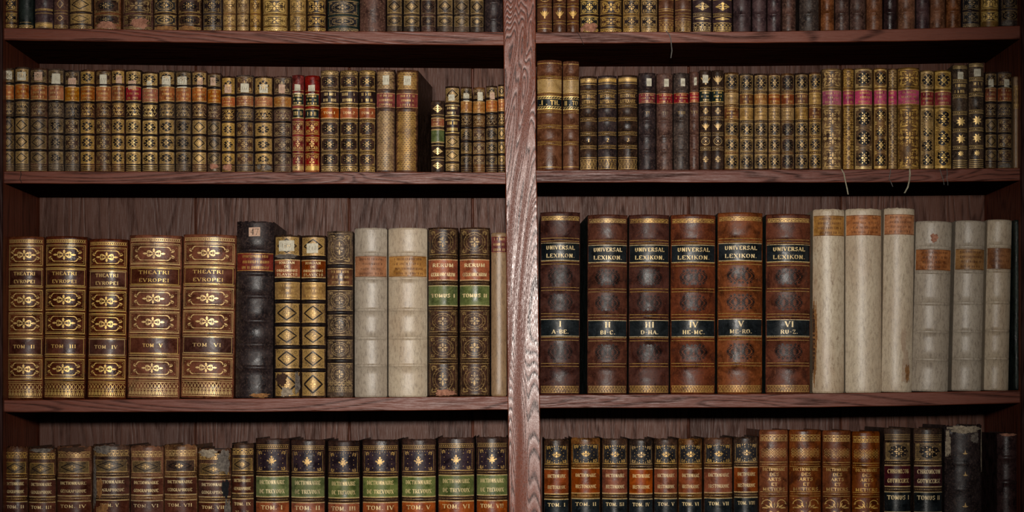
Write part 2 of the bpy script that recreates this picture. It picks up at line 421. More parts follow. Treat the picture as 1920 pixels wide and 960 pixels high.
    def worn_text(s, n, x0, x1, z0, z1, rnd):
        """rubbed, no longer legible rows of lettering"""
        lh = (z1 - z0) / n
        for k in range(n):
            zc = z1 - lh * (k + 0.5); x = x0 + (x1 - x0) * (0.05 + 0.1 * rnd.random())
            while x < x1 - 0.0015:
                w = 0.0008 + 0.0008 * rnd.random()
                if rnd.random() < 0.82:
                    h = lh * 0.5
                    s.strip([(x, zc - h / 2), (x, zc + h / 2)], w * 0.8)
                    if rnd.random() < 0.5: s.strip([(x, zc + h / 2 * rnd.choice((-1, 0, 1))), (x + 0.0012, zc)], 0.0005)
                x += w + 0.0011

def ornament(T, code, x0, x1, z0, z1, rnd, sp):
    """one compartment's tooling"""
    cx, cz, hx, hz = (x0 + x1) / 2, (z0 + z1) / 2, (x1 - x0) / 2, (z1 - z0) / 2
    lw = 0.0007 if hx > 0.02 else 0.00058
    if code == 'P':                                   # framed panel: fleuron and leafy corners
        T.rect(x0, x1, z0, z1, lw)
        r = min(hx, hz)
        T.fleuron(cx, cz, hx * 0.48, hz * 0.62)
        for fx in (-1, 1):
            for fz in (-1, 1):
                T.corner(cx - fx * hx * 0.93, cz - fz * hz * 0.93, fx, fz, r * 0.52)
        T.arc(cx, cz, hx * 0.62, hz * 0.78, 0.3, pi - 0.3, lw * 0.9); T.arc(cx, cz, hx * 0.62, hz * 0.78, pi + 0.3, 2 * pi - 0.3, lw * 0.9)
    elif code in ('M', 'm'):                          # gilt panel with a dark scalloped medallion and a fleuron
        rough = rnd.random() * 0.15
        n = 18; ph = rnd.random() * 6; mx, mz = (0.80, 0.74) if code == 'M' else (0.7, 0.66)
        T.mat = 3; T.off = 0.00055
        def rr(k): a = k * 2 * pi / n; q = 1 + 0.10 * cos(8 * a) + rough * sin(3 * a + ph); return q
        rings = [[T.sp.pt(cx + hx * mx * f * rr(k) * cos(k * 2 * pi / n), cz + hz * mz * f * rr(k) * sin(k * 2 * pi / n), T.off) for k in range(n)] for f in (0.02, 0.36, 0.7, 1.0)]
        T.mb.grid(rings, 3, False, True)
        for fx in (-1, 1):
            for fz in (-1, 1):
                T.curl(cx + fx * hx * 0.76, cz + fz * hz * 0.74, min(hx, hz) * 0.18, fx, fz, lw)
                T.dot(cx + fx * hx * 0.5, cz + fz * hz * 0.88, lw * 0.9); T.dot(cx + fx * hx * 0.93, cz + fz * hz * 0.42, lw * 0.9)
        T.mat = 1; T.off = 0.0009
        T.fleuron(cx, cz, hx * (0.40 if code == 'M' else 0.34), hz * 0.46)
        for k in range(8):
            a = (k + .5) * pi / 4; T.leaf(cx + hx * mx * .62 * cos(a), cz + hz * mz * .62 * sin(a), a, min(hx, hz) * 0.22, min(hx, hz) * 0.12)
        T.rect(x0, x1, z0, z1, lw * 0.9)
        for fx in (-1, 1):
            for fz in (-1, 1): T.corner(cx - fx * hx * 0.96, cz - fz * hz * 0.96, fx, fz, min(hx, hz) * 0.24, lw * 0.8)
        T.off = 0.00035
    elif code == 'U':                                 # column of medallions
        n = max(1, round(hz / max(hx, 0.006) * 0.85))
        for k in range(n):
            zz = z0 + k * 2 * hz / n
            ornament(T, 'M', x0, x1, zz, zz + 2 * hz / n, rnd, sp); T.mat = 1; T.off = 0.00035
    elif code == 'Q':                                 # denser all-over gilt panel
        T.rect(x0, x1, z0, z1, lw * 1.2)
        for fx in (-1, 1):
            for fz in (-1, 1):
                T.corner(cx - fx * hx * 0.95, cz - fz * hz * 0.95, fx, fz, min(hx, hz) * 0.75, lw * 1.3)
                T.curl(cx + fx * hx * 0.45, cz + fz * hz * 0.4, hz * 0.28, fx, fz, lw * 1.2)
        T.fleuron(cx, cz, hx * 0.55, hz * 0.7)
    elif code == 'O':                                 # oval medallion of filigree
        T.rect(x0, x1, z0, z1, lw)
        T.arc(cx, cz, hx * 0.8, hz * 0.78, 0, 2 * pi, lw * 1.3, 20)
        T.arc(cx, cz, hx * 0.62, hz * 0.58, 0, 2 * pi, lw * 0.9, 18)
        T.fleuron(cx, cz, hx * 0.4, hz * 0.45)
        for k in range(12):
            a = k * pi / 6; T.dot(cx + hx * 0.72 * cos(a), cz + hz * 0.69 * sin(a), lw * 1.2)
        for fx in (-1, 1):
            for fz in (-1, 1): T.corner(cx - fx * hx * 0.95, cz - fz * hz * 0.93, fx, fz, hz * 0.32)
    elif code == 'D':                                 # dark lozenge on a gilt panel
        T.mat = 2; T.off = 0.0003; T.patch(x0, x1, z0, z1)
        T.mat = 3; T.off = 0.0006
        P = [(cx - hx * 0.82, cz), (cx - hx * .3, cz + hz * .52), (cx, cz + hz * 0.78), (cx + hx * .3, cz + hz * .52), (cx + hx * 0.82, cz), (cx + hx * .3, cz - hz * .52), (cx, cz - hz * 0.78), (cx - hx * .3, cz - hz * .52), (cx - hx * 0.82, cz)]
        T.strip(P, hz * 0.15)
        for fx in (-1, 1):
            for fz in (-1, 1):
                T.curl(cx + fx * hx * 0.72, cz + fz * hz * 0.68, hz * 0.2, fx, fz, lw * 0.8); T.dot(cx + fx * hx * 0.9, cz + fz * hz * 0.35, lw * 0.8)
                T.dot(cx + fx * hx * 0.4, cz + fz * hz * 0.8, lw * 0.9)
        for k in range(6): T.dot(cx + hx * 0.28 * cos(k * pi / 3), cz + hz * 0.28 * sin(k * pi / 3), lw * 0.8)
        T.mat = 1; T.off = 0.0007
        T.fleuron(cx, cz, hx * 0.3, hz * 0.42); T.rect(x0, x1, z0, z1, lw)
        T.off = 0.00035
    elif code == 'A':                                 # arabesque cartouche in a double frame
        T.rect(x0, x1, z0, z1, lw); T.rect(x0 + 0.0024, x1 - 0.0024, z0 + 0.0024, z1 - 0.0024, lw * 0.55)
        c = 0.66 * hx; q = hz * 0.66; r = q * 0.5
        for f in (-1, 1):
            for fz in (-1, 1):
                T.line(cx, cz + fz * q, cx + f * (c - r), cz + fz * q, lw * 1.3)
                T.arc(cx + f * (c - r), cz + fz * (q - r), r, r, 0 if f * fz > 0 else pi / 2, pi / 2 if f * fz > 0 else pi, lw * 2.6, 7) if fz > 0 else T.arc(cx + f * (c - r), cz - (q - r), r, r, -pi / 2 if f > 0 else pi, 0 if f > 0 else 1.5 * pi, lw * 2.6, 7)
                T.curl(cx + f * c * 1.12, cz + fz * q * 0.5, q * 0.22, f, fz, lw * 1.0)
                T.leaf(cx + f * c * 1.02, cz + fz * q * 0.2, math.atan2(fz * .5, f), q * 0.6, q * 0.2)
                T.curl(cx + f * q * 0.75, cz + fz * q * 0.22, q * 0.3, f, fz, lw * 1.5)
                T.leaf(cx + f * q * 0.3, cz + fz * q * 0.1, math.atan2(fz * .9, f), q * 0.55, q * 0.22)
                T.dot(cx + f * hx * 0.88, cz + fz * q * 0.95, lw * 0.9)
            T.arc(cx + f * q * 0.62, cz, q * 0.42, q * 0.34, 0, 2 * pi, lw * 1.5, 12)
            T.leaf(cx + f * q * 1.0, cz, 0 if f > 0 else pi, q * 0.75, q * 0.3)
            T.leaf(cx, cz + f * q * 0.2, f * pi / 2, q * 0.6, q * 0.34)
        T.arc(cx, cz, q * 0.26, q * 0.26, 0, 2 * pi, lw * 1.3, 10); T.dot(cx, cz, lw)
    elif code == 'B':                                 # blind-tooled dark arabesque oval
        T.mat = 3
        q = hz * 0.72; c = hx * 0.62
        for f in (-1, 1):
            for fz in (-1, 1):
                for (a, b2, r) in ((0.2, 0.05, 0.2), (0.66, 0.02, 0.2), (0.5, 0.9, 0.15), (1.0, 0.05, 0.15), (0.2, 0.3, 0.3), (0.42, 0.62, 0.26), (0.62, 0.3, 0.3), (0.9, 0.3, 0.22), (0.78, 0.7, 0.2), (0.12, 0.8, 0.2)):
                    T.curl(cx + f * c * a, cz + fz * q * b2, q * r, f, fz, lw * 1.5); T.dot(cx + f * c * a, cz + fz * q * b2, lw * 1.6); T.leaf(cx + f * c * a, cz + fz * q * b2, math.atan2(-fz, f), q * r * 1.1, lw * 2.6)
                T.leaf(cx, cz, math.atan2(fz * q, f * c * 0.8), c * 0.55, q * 0.2)
                T.dot(cx + f * c * 0.78, cz + fz * q * 0.78, lw * 1.4); T.dot(cx + f * c * 0.2, cz + fz * q * 0.85, lw * 1.6)
            T.arc(cx, cz, c * 1.08, q, -0.9 if f > 0 else pi - 0.9, 0.9 if f > 0 else pi + 0.9, lw * 1.0)
        T.arc(cx, cz, q * 0.3, q * 0.42, 0, 2 * pi, lw * 1.2)
        T.mat = 1
    elif code in ('T', 'H'):                          # little flower among dots
        T.line(x0, z0, x0, z1, lw * 0.7); T.line(x1, z0, x1, z1, lw * 0.7); T.line(x0, z0, x1, z0, lw)
        r = hz * (0.5 if code == 'T' else 0.34)
        if code == 'T':
            for a, l in ((pi / 2, 1), (pi / 2 + 0.5, .85), (pi / 2 - 0.5, .85), (0.25, .8), (pi - 0.25, .8), (-0.5, .6), (pi + 0.5, .6)):
                T.leaf(cx, cz - r * 0.2, a, r * l, r * 0.26)
            T.dot(cx, cz + r * 0.75, r * 0.2); T.dot(cx - r * 0.75, cz + r * .05, r * 0.17); T.dot(cx + r * 0.75, cz + r * .05, r * 0.17); T.leaf(cx, cz - r * .2, -pi / 2, r * 0.75, r * 0.2)
            nd, rd = 10, 0.78
        else:
            T.fleuron(cx, cz, r * 1.5, r * 0.95); T.dot(cx, cz + r * 0.35, r * 0.3); T.dot(cx - r * 0.8, cz, r * 0.22); T.dot(cx + r * 0.8, cz, r * 0.22)
            T.arc(cx, cz, r * 1.15, r * 0.75, pi + 0.3, 2 * pi - 0.3, lw)
            nd, rd = 12, 0.66
        for k in range(nd):
            a = (k + 0.5) * 2 * pi / nd; T.dot(cx + hx * rd * cos(a), cz + hz * rd * sin(a), hz * 0.045)
        for fx in (-1, 1):
            for fz in (-1, 1):
                T.corner(cx - fx * hx * 0.93, cz - fz * hz * 0.95, fx, fz, hz * (0.32 if code == 'T' else 0.36))
                if code == 'H':
                    for k in range(3): T.leaf(cx + fx * hx * (0.2 + 0.2 * k), cz + fz * hz * 0.96, -fz * pi / 2, hz * (0.16 + 0.06 * k), lw * 2.2)
        for k in range(int(hx / 0.0022)):
            T.dot(x0 + (k + 0.5) * 2 * hx / int(hx / 0.0022), z1 - 0.001, lw)
    elif code == 'S':                                 # eight-rayed star
        for k in range(8): T.leaf(cx, cz, k * pi / 4 + pi / 8, min(hx, hz) * (0.72), min(hx, hz) * 0.26)
    elif code == 'V':                                 # tulip / palmette
        for a in (-0.65, -0.33, 0, 0.33, 0.65): T.leaf(cx, cz - hz * 0.5, pi / 2 + a, hz * 1.05, hz * 0.22)
        T.dot(cx, cz - hz * 0.6, hz * 0.13)
    elif code == 'C':                                 # ring medallion
        T.mat = 2; T.off = 0.0004
        r = min(hx * 0.78, hz * 0.75)
        T.poly([(cx + r * cos(i * pi / 8), cz + r * sin(i * pi / 8)) for i in range(16)])
        T.mat = 1; T.off = 0.0007; T.arc(cx, cz, r, r, 0, 2 * pi, lw * 1.8, 16); T.dot(cx, cz, r * 0.25)
        for k in range(8): T.dot(cx + r * 0.6 * cos(k * pi / 4), cz + r * 0.6 * sin(k * pi / 4), r * 0.09)
        T.off = 0.00035
    elif code == 'F':                                 # single small flower
        T.fleuron(cx, cz, min(hx, hz) * 0.62, min(hx, hz) * 0.7)
    elif code == 'Z':                                 # horizontal filigree lozenge
        T.fleuron(cx, cz, hx * 0.8, hz * 0.6); T.dot(cx, cz, hz * 0.2)
        T.strip([(cx - hx * .85, cz), (cx - hx * .3, cz + hz * .35), (cx, cz + hz * 0.68), (cx + hx * .3, cz + hz * .35), (cx + hx * .85, cz), (cx + hx * .3, cz - hz * .35), (cx, cz - hz * .68), (cx - hx * .3, cz - hz * .35), (cx - hx * .85, cz)], lw * 1.3)
    elif code == 'E':                                 # bare lozenge outline
        T.strip([(cx - hx * .5, cz), (cx, cz + hz * 0.7), (cx + hx * .5, cz), (cx, cz - hz * .7), (cx - hx * .5, cz)], lw * 1.5)
    elif code == 'N':                                 # lattice band
        n = max(4, int(hx / 0.0032)); st = 2 * hx / n
        for i in range(n):
            xx = x0 + (i + 0.5) * st
            for k in (-1, 0, 1):
                T.strip([(xx - st / 2, cz + k * hz * 0.5), (xx, cz + k * hz * 0.5 + hz * 0.42), (xx + st / 2, cz + k * hz * 0.5), (xx, cz + k * hz * 0.5 - hz * 0.42), (xx - st / 2, cz + k * hz * 0.5)], lw * 0.9)
                T.dot(xx, cz + k * hz * 0.5, lw * 0.8)
    elif code == 'K':                                 # large leafy scroll
        for f in (-1, 1):
            T.curl(cx + f * hx * 0.5, cz + hz * 0.25, hz * 0.6, f, 1, lw * 2.2); T.curl(cx + f * hx * 0.35, cz - hz * 0.55, hz * 0.4, f, -1, lw * 2)
            for k in range(4): T.leaf(cx + f * hx * 0.15 * k, cz - hz * 0.1, pi / 2 - f * 0.5 * k, hz * 0.6, hz * 0.14)
            for k in range(4): T.dot(cx + f * hx * 0.9, cz + hz * (0.8 - 0.45 * k), lw * 1.5)
    elif code == 'Y':                                 # fine upright gilt strokes
        n = int(hx / 0.0012)
        for i in range(n):
            xx = x0 + (i + 0.5) * 2 * hx / n; T.strip([(xx, z0 + hz * 0.25 * rnd.random()), (xx, z1 - hz * 0.25 * rnd.random())], lw * 0.9)
    elif code == 'W':                                 # two zigzag rows
        for zz in (cz + hz * 0.5, cz - hz * 0.5):
            n = max(5, int(hx / 0.0018)); P = [(x0 + 2 * hx * i / n, zz + (hz * 0.28 if i % 2 else -hz * 0.28)) for i in range(n + 1)]
            T.strip(P, lw * 1.3); T.line(x0, zz + hz * 0.42, x1, zz + hz * 0.42, lw * 0.8)
    elif code == 'R':                                 # all-over floral gilding, no frame
        n = max(1, round(hz / max(hx, 0.006) * 0.9))
        for k in range(n):
            zz = z0 + (k + 0.5) * 2 * hz / n; q = hz / n
            T.fleuron(cx, zz, hx * 0.5, q * 0.62)
            for fx in (-1, 1):
                for fz in (-1, 1):
                    T.corner(cx - fx * hx * 0.98, zz - fz * q, fx, fz, min(hx, q) * 0.62, lw * 1.3)
                T.leaf(cx + fx * hx, zz, pi if fx > 0 else 0, hx * 0.42, q * 0.34)
                for j in range(5):
                    T.dot(cx - hx * (0.55 + 0.4 * rnd.random()), zz + q * (2 * rnd.random() - 1), lw * (1 + rnd.random()))
    elif code == 'G':                                 # fan-scale diaper
        st = 0.0052; rows = int(2 * hz / 0.0036); n = max(3, int(2 * hx / st)); st = 2 * hx / n
        for k in range(rows):
            zz = z0 + (k + 0.2) * 2 * hz / rows; o = st / 2 if k % 2 else 0
            for i in range(n):
                xx = x0 + (i + 0.5) * st + o
                if xx > x1 - st * 0.3: continue
                T.arc(xx, zz, st * 0.48, 0.0028, 0, pi, lw * 1.0, 4); T.arc(xx, zz, st * 0.22, 0.0013, 0, pi, lw * 0.9, 3)
    elif code == 'I':                                 # stepped guilloche strips above and below lettering
        for zz in (z1 - hz * 0.22, z0 + hz * 0.22):
            n = max(5, int(hx / 0.0022))
            for i in range(n):
                xx = x0 + (i + 0.5) * 2 * hx / n
                T.strip([(xx - hx / n, zz - hz * 0.13), (xx + hx / n * 0.6, zz + hz * 0.13)], lw * 1.4)
            T.line(x0, zz + hz * 0.2, x1, zz + hz * 0.2, lw); T.line(x0, zz - hz * 0.2, x1, zz - hz * 0.2, lw)
    elif code == 'J':                                 # single gilt line top and bottom
        T.line(x0, z1, x1, z1, lw * 1.3); T.line(x0, z0, x1, z0, lw * 1.3)
    elif code == 'X':                                 # small flame
        T.poly([(cx - hz * 0.3, cz - hz * 0.3), (cx + hz * 0.3, cz - hz * 0.3), (cx + hz * 0.12, cz + hz * 0.05), (cx, cz + hz * 0.55), (cx - hz * 0.12, cz + hz * 0.05)])
        T.leaf(cx, cz - hz * 0.25, 0.25, hz * 0.5, hz * 0.15); T.leaf(cx, cz - hz * 0.25, pi - 0.25, hz * 0.5, hz * 0.15)

def strip_orn(T, kind, z0, z1, f=0.94):
    """gilt roll at the head or tail"""
    a = T.sp.a * f; h = z1 - z0; lw = 0.0007
    T.line(-a, z0, a, z0, lw * 1.2); T.line(-a, z1, a, z1, lw * 1.2)
    if kind == 'dots':
        n = int(a / 0.0017)
        for i in range(n): T.dot(-a + (i + 0.5) * 2 * a / n, (z0 + z1) / 2, min(h * 0.33, 0.0011))
    elif kind == 'palm':
        n = max(4, int(a / 0.0033)); st = 2 * a / n
        for i in range(n):
            x = -a + (i + 0.5) * st
            T.arc(x, z0 + h * 0.08, st * 0.42, h * 0.36, 0, pi, lw, 6); T.leaf(x, z0 + h * 0.06, pi / 2, h * 0.3, st * 0.3)
            T.arc(x, z0 + h * 0.72, st * 0.36, h * 0.2, 0, 2 * pi, lw, 7); T.dot(x + st / 2, z0 + h * 0.72, lw)
        T.line(-a, z0 + h * 0.48, a, z0 + h * 0.48, lw)
    elif kind == 'net':
        n = max(5, int(a / 0.0026)); st = 2 * a / n
        for i in range(n):
            x = -a + i * st
            T.strip([(x, z0), (x + st / 2, z1), (x + st, z0)], lw); T.strip([(x, z1), (x + st / 2, z0), (x + st, z1)], lw)
            T.dot(x + st / 2, (z0 + z1) / 2, lw)
    elif kind == 'solid':
        T.patch(-a, a, z0 + h * 0.15, z1 - h * 0.15)
    elif kind == 'lines':
        n = max(2, int(h / 0.003))
        for i in range(1, n): T.line(-a, z0 + h * i / n, a, z0 + h * i / n, lw)

# ------------------------------------------------------------------ a book
ALL = []
def make_book(name, x0, x1, top, zb, y0, spec, seed):
    """x0,x1,top are photo pixels of the spine; zb = height (m) of the shelf under it; y0 = recess"""
    rnd = random.Random(seed)
    k = 1 + y0 / CAM_D
    w = (x1 - x0) * PX * k; H = (HORIZON - top) * PX * k + Z(HORIZON) - zb
    lean = spec.get('lean', 0) * PX
    xc = ((x0 + x1) / 2 - CX) * PX * k
    depth = spec.get('depth', min(0.215, 0.055 + H * 0.52))
    root = bpy.data.objects.new('book', None); COL.objects.link(root)
    root.empty_display_size = 0.02
    root.location = (xc - lean / 2, y0, zb + abs(math.sin(lean / H)) * w / 2); root.rotation_euler = (0, lean / H, 0)
    w -= 0.0006
    a = w / 2
    bulge = w * spec.get('round', 0.30)
    if bulge > 0.018: bulge = 0.018 + (bulge - 0.018) * 0.35
    fr = spec.get('bands', [])
    bz = [H * (1 - f) for f in fr]
    bh = spec.get('bh', min(0.0024, 0.0007 + w * 0.022)); bw = spec.get('bw', 0.0026 if H < 0.22 else 0.0040)
    sp = Spine(w, H, bulge, bz, bh, bw, rnd.random() * 6)
    # ---- cover
    mb = MB()
    us = [sin(i / 16 * pi / 2 * 1.0) for i in range(-16, 17, 2)]
    us = [-1, -.97, -.9, -.8, -.68, -.55, -.4, -.25, -.1, 0.05, .2, .35, .5, .63, .75, .86, .94, 1]
    zs = {0.0, 0.0012, 0.0026, 0.004, H, H - 0.0012, H - 0.0026, H - 0.004}
    for z in bz:
        for d in (-1.0, -.85, -.6, -.3, 0, .3, .6, .85, 1.0): zs.add(z + d * bw)
    n = max(4, int(H / 0.02))
    for i in range(1, n): zs.add(H * i / n)
    zs = sorted(z for z in zs if 0 <= z <= H)
    z2 = [zs[0]]
    for z in zs[1:]:
        if z - z2[-1] > 0.0003: z2.append(z)
    z2[-1] = H; zs = z2
    old = spec.get('ragged', 0.0)
    jit = [(rnd.random() - 0.6) * old for _ in us]
    rows = []
    for z in zs:
        r = []
        for i, u in enumerate(us):
            zz = z + (jit[i] if z > H - 0.003 else 0)
            r.append(sp.pt(u * a, zz))
        rows.append(r)
    mb.grid(rows, 0, True)
    t = 0.0022 if w > 0.03 else 0.0014
    fl = {-1: -spec.get('flare_l', 0), 1: spec.get('flare_r', 0)}
    d2 = depth
    # boards: slightly proud of the joint, square at the fore edge
    for f in (-1, 1):
        X0, X1 = f * a, f * (a - t)
        yb = bulge
        brd = 4
        e_ = fl[f]
        p = [(X0, yb, 0), (X0 + e_, d2, 0), (X0 + e_, d2, H - 0.0008), (X0, yb, H)]
        q = [(X1, yb, 0), (X1 + e_, d2, 0), (X1 + e_, d2, H - 0.0008), (X1, yb, H)]
        mb.face(p if f > 0 else p[::-1], brd); mb.face(q[::-1] if f > 0 else q, brd)
        mb.face([p[3], p[2], q[2], q[3]] if f > 0 else [p[3], q[3], q[2], p[2]], brd)
        mb.face([p[0], q[0], q[1], p[1]] if f > 0 else [p[0], p[1], q[1], q[0]], brd)
        mb.face([p[1], q[1], q[2], p[2]] if f > 0 else [p[1], p[2], q[2], q[1]], brd)
    # turned-in leather at head and tail
    for zr, top_ in ((rows[-1], True), (rows[0], False)):
        inner = [(x * (1 - t / a), y + 0.0030, z - (0.0006 if top_ else -0.0006)) for x, y, z in zr]
        low = [(x, y, z - (0.006 if top_ else -0.006)) for x, y, z in inner]
        mb.grid([zr, inner, low] if top_ else [low, inner, zr], 0, True)
    T = Tool(sp, mb)
    mats = [LM(spec['lea']), GI[spec.get('gilt', 'mid')](), GROUND[spec.get('ground', 'dark')](), GI['ink'](), LM(spec.get('board', spec['lea']))]
    # ---- compartments
    edges = [H - 0.002] + bz + [0.002]
    comps = spec.get('comps', [''] * (len(bz) + 1))
    bl = spec.get('bandline', 1)
    labels = []
    m = bw + 0.0006
    for i in range(len(edges) - 1):
        zt, zl = edges[i] - (m if i else spec.get('headgap', 0.002)), edges[i + 1] + (m if i < len(edges) - 2 else spec.get('tailgap', 0.002))
        c = comps[i] if i < len(comps) else ''
        if i and bl:
            T.mat = 1
            if bl in (1, 3): T.hl(edges[i] + bw * 1.05, 0.0009, 0.95); T.hl(edges[i] - bw * 1.05, 0.0009, 0.95)
            if bl in (2, 3):
                n_ = max(6, int(w / 0.003))
                for j in range(n_):
                    xx = -a * 0.92 + (j + 0.5) * 1.84 * a / n_; T.line(xx - a * 0.5 / n_, edges[i] + 0.0004, xx + a * 0.5 / n_, edges[i] - 0.0004, 0.0009)
            if bl == 4:
                T.mat = 3; T.patch(-a * 0.97, a * 0.97, edges[i] - bw * 0.9, edges[i] + bw * 0.9, 12, 6); T.mat = 1
                T.off = 0.0006; T.hl(edges[i] + bw * 1.1, 0.0008, 0.95); T.hl(edges[i] - bw * 1.1, 0.0008, 0.95); T.off = 0.00035
            if bl == 6:
                T.mat = 3; T.off = 0.0002; T.patch(-a * 0.97, a * 0.97, edges[i] - bw * 0.6, edges[i] + bw * 0.6, 12, 6); T.mat = 1; T.off = 0.00035
                T.hl(edges[i] + bw * 1.1, 0.0006, 0.9); T.hl(edges[i] - bw * 1.1, 0.0006, 0.9)
            if bl == 5: T.hl(edges[i], 0.0014, 0.97); T.hl(edges[i] - 0.0028, 0.0006, 0.97)
        if not c: continue
        e = spec.get('inset', 0.86)
        for part in c.split('+'):
            cc = part
            if cc.startswith('L:'):
                _, key, txt = cc.split(':', 2); labels.append((key, txt, zl, zt))
            elif cc.startswith('t:'):
                T.mat = 1; T.text(cc[2:].split('/'), -a * 0.86, a * 0.86, zl, zt, 0.9, spec.get('tthick', 1.15), spec.get('hmax', 0.0065 if H > 0.25 else 0.0042))
            elif cc.startswith('w'):
                T.mat = 1; T.worn_text(int(cc[1:]), -a * 0.8, a * 0.8, zl, zt, rnd)
            elif cc.startswith('g:'):
                T.mat = 2; T.off = 0.00025; T.patch(-a * e, a * e, zl + 0.0004, zt - 0.0004); T.mat = 1; T.off = 0.00045
            else:
                T.mat = 1
                ornament(T, cc, -a * e, a * e, zl + 0.0006, zt - 0.0006, rnd, sp)
        T.off = 0.00035
    T.mat = 1
    if spec.get('head'): kd, f0, f1 = spec['head']; strip_orn(T, kd, H * (1 - f1), H * (1 - f0))
    if spec.get('tail'): kd, f0, f1 = spec['tail']; strip_orn(T, kd, H * (1 - f1), H * (1 - f0))
    for zf in spec.get('lines', []): T.hl(H * (1 - zf), 0.0010, 0.96)
    for (f0, f1, kd) in spec.get('free', []):          # ornaments laid by fraction rather than by compartment
        if kd.startswith('t:'): T.text(kd[2:].split('/'), -a * 0.86, a * 0.86, H * (1 - f1), H * (1 - f0), 0.9, 1.15, spec.get('hmax', 0.0065 if H > 0.25 else 0.0042))
        else: ornament(T, kd, -a * 0.88, a * 0.88, H * (1 - f1), H * (1 - f0), rnd, sp)
        T.mat = 1; T.off = 0.00035
    for (f0, f1, key, txt) in spec.get('labs', []): labels.append((key, txt, H * (1 - f1), H * (1 - f0)))
    mb.build('cover', mats, root)
    # ---- leather labels
    for n_, (key, txt, zl, zt) in enumerate(labels):
        lb = MB(); TL = Tool(sp, lb); fx = spec.get('labw', 0.955)
        TL.mat = 0; TL.off = 0.0006; TL.patch(-a * fx, a * fx, zl, zt, 14, 3)
        # thin edges down to the leather
        for z in (zl, zt):
            lb.grid([[sp.pt(a * fx * (2 * i / 14 - 1), z, o) for i in range(15)] for o in ((0.0, 0.0006) if z == zl else (0.0006, 0.0))], 0)
        for f in (-1, 1): lb.face([sp.pt(f * a * fx, z, o) for z, o in ((zl, 0), (zt, 0), (zt, 0.0006), (zl, 0.0006))], 0)
        TL.mat = 1; TL.off = 0.00095
        g = 'bright' if key in ('black', 'blackgreen', 'dark', 'maroon', 'wine') else 'mid'
        if txt.startswith('I!'):
            ornament(TL, 'I', -a * .93, a * .93, zl, zt, rnd, sp); TL.off = 0.00095; zl2, zt2 = zl + (zt - zl) * 0.22, zt - (zt - zl) * 0.22
            TL.text([txt[2:]], -a * 0.85, a * 0.85, zl2, zt2, 0.9, 1.3); 
        elif txt.startswith('w'):
            TL.worn_text(int(txt[1:]), -a * 0.78, a * 0.78, zl + 0.0012, zt - 0.0012, rnd)
        elif txt.startswith('o'):
            ornament(TL, txt[1:], -a * .86, a * .86, zl + 0.001, zt - 0.001, rnd, sp)
        elif txt:
            mg = (zt - zl) * 0.06
            TL.text(txt.split('/'), -a * 0.88, a * 0.88, zl + mg, zt - mg, spec.get('tfill', 0.88), spec.get('tthick', 1.2), spec.get('hmax', 0.0065 if H > 0.25 else 0.0042))
        for z in (zt - 0.0009, zl + 0.0009): TL.line(-a * fx, z, a * fx, z, 0.0008)
        if spec.get('labframe'): TL.rect(-a * .9, a * .9, zl + 0.0025, zt - 0.0025, 0.0006)
        gm = INKB() if key.startswith('vl') else GI['cream']() if txt and not txt.startswith(('w', 'I!', 'o')) and spec.get('cream', 1) else GI[g]()
        lb.build('title_label' if n_ == 0 else 'volume_label', [LBM(key), gm], root)
    # ---- paper shelf-mark sticker
    if spec.get('sticker'):
        st = spec['sticker']; f0, f1, u0, u1 = st[:4]; sb = MB(); TS = Tool(sp, sb); TS.mat = 0; TS.off = 0.0008
        ppr = paper('sticker_paper_' + ('pink' if len(st) > 4 and st[4] == 'p' else 'white'), *(('b99c86', 'a4806c') if len(st) > 4 and st[4] == 'p' else ('c4bda9', 'a39b88')))
        zt, zl = H * (1 - f0), H * (1 - f1); s_ = rnd.uniform(-0.0006, 0.0006)
        TS.mb.grid([[sp.pt(a * (u0 + (u1 - u0) * i / 6), z + s_ * (i - 3) / 3, 0.0008) for i in range(7)] for z in (zl, zt)], 0)
        TS.mat = 1; TS.off = 0.0011
        if len(st) > 5: TS.text([st[5]], a * u0, a * u1, zl, zt, 0.7, 0.9)
        else:
            for q in range(3):
                xx = a * (u0 + (u1 - u0) * (0.25 + 0.25 * q)); zc = (zl + zt) / 2 + s_
                TS.strip([(xx - 0.0006, zc - (zt - zl) * 0.2), (xx + 0.0006, zc + (zt - zl) * 0.2)], 0.0005)
        sb.build('paper_sticker', [ppr, paper('ink', '3a302a', '4a3f36')], root)
    # ---- torn or rubbed-off places showing board and lining
    for (f0, f1, u0, u1, key) in spec.get('torn', []):
        tb = MB(); TT = Tool(sp, tb); TT.mat = 0; TT.off = 0.0012
        nx, nz = 22, 22
        ins = lambda fx, fz: True
        ph = rnd.random() * 6
        for i in range(nx):
            for j in range(nz):
                fx, fz = (i + .5) / nx * 2 - 1, (j + .5) / nz * 2 - 1
                r_ = (abs(fx) ** 3 + abs(fz) ** 3) ** (1 / 3)
                an = math.atan2(fz, fx)
                if r_ > 0.80 + 0.10 * sin(3 * an + ph) + 0.08 * sin(7 * an + ph * 2) + 0.05 * sin(15 * an) + 0.03 * rnd.random(): continue
                xa = a * (u0 + (u1 - u0) * i / nx); xb = a * (u0 + (u1 - u0) * (i + 1) / nx)
                za = H * (1 - f1) + H * (f1 - f0) * j / nz; zb_ = za + H * (f1 - f0) / nz
                TT.poly([(xa, za), (xb, za), (xb, zb_), (xa, zb_)])
        cols = {'grey': ('6e655c', '3c3531'), 'pink': ('a0705a', '6d4636'), 'pale': ('9b8d78', '5f5347'), 'tan': ('8c6238', '5a3a20'), 'dark': ('2a1a12', '3e281b'), 'stain': ('8b7663', 'a08c76'), 'black': ('0c0c0e', '18181a')}[key]
        if tb.f: tb.build('torn_patch', [paper('torn_leather_' + key, *cols)], root)
    # ---- page block
    pb = MB(); gi = 0.005 if H > 0.25 else 0.0035
    zt, zl = H - gi, 0.003
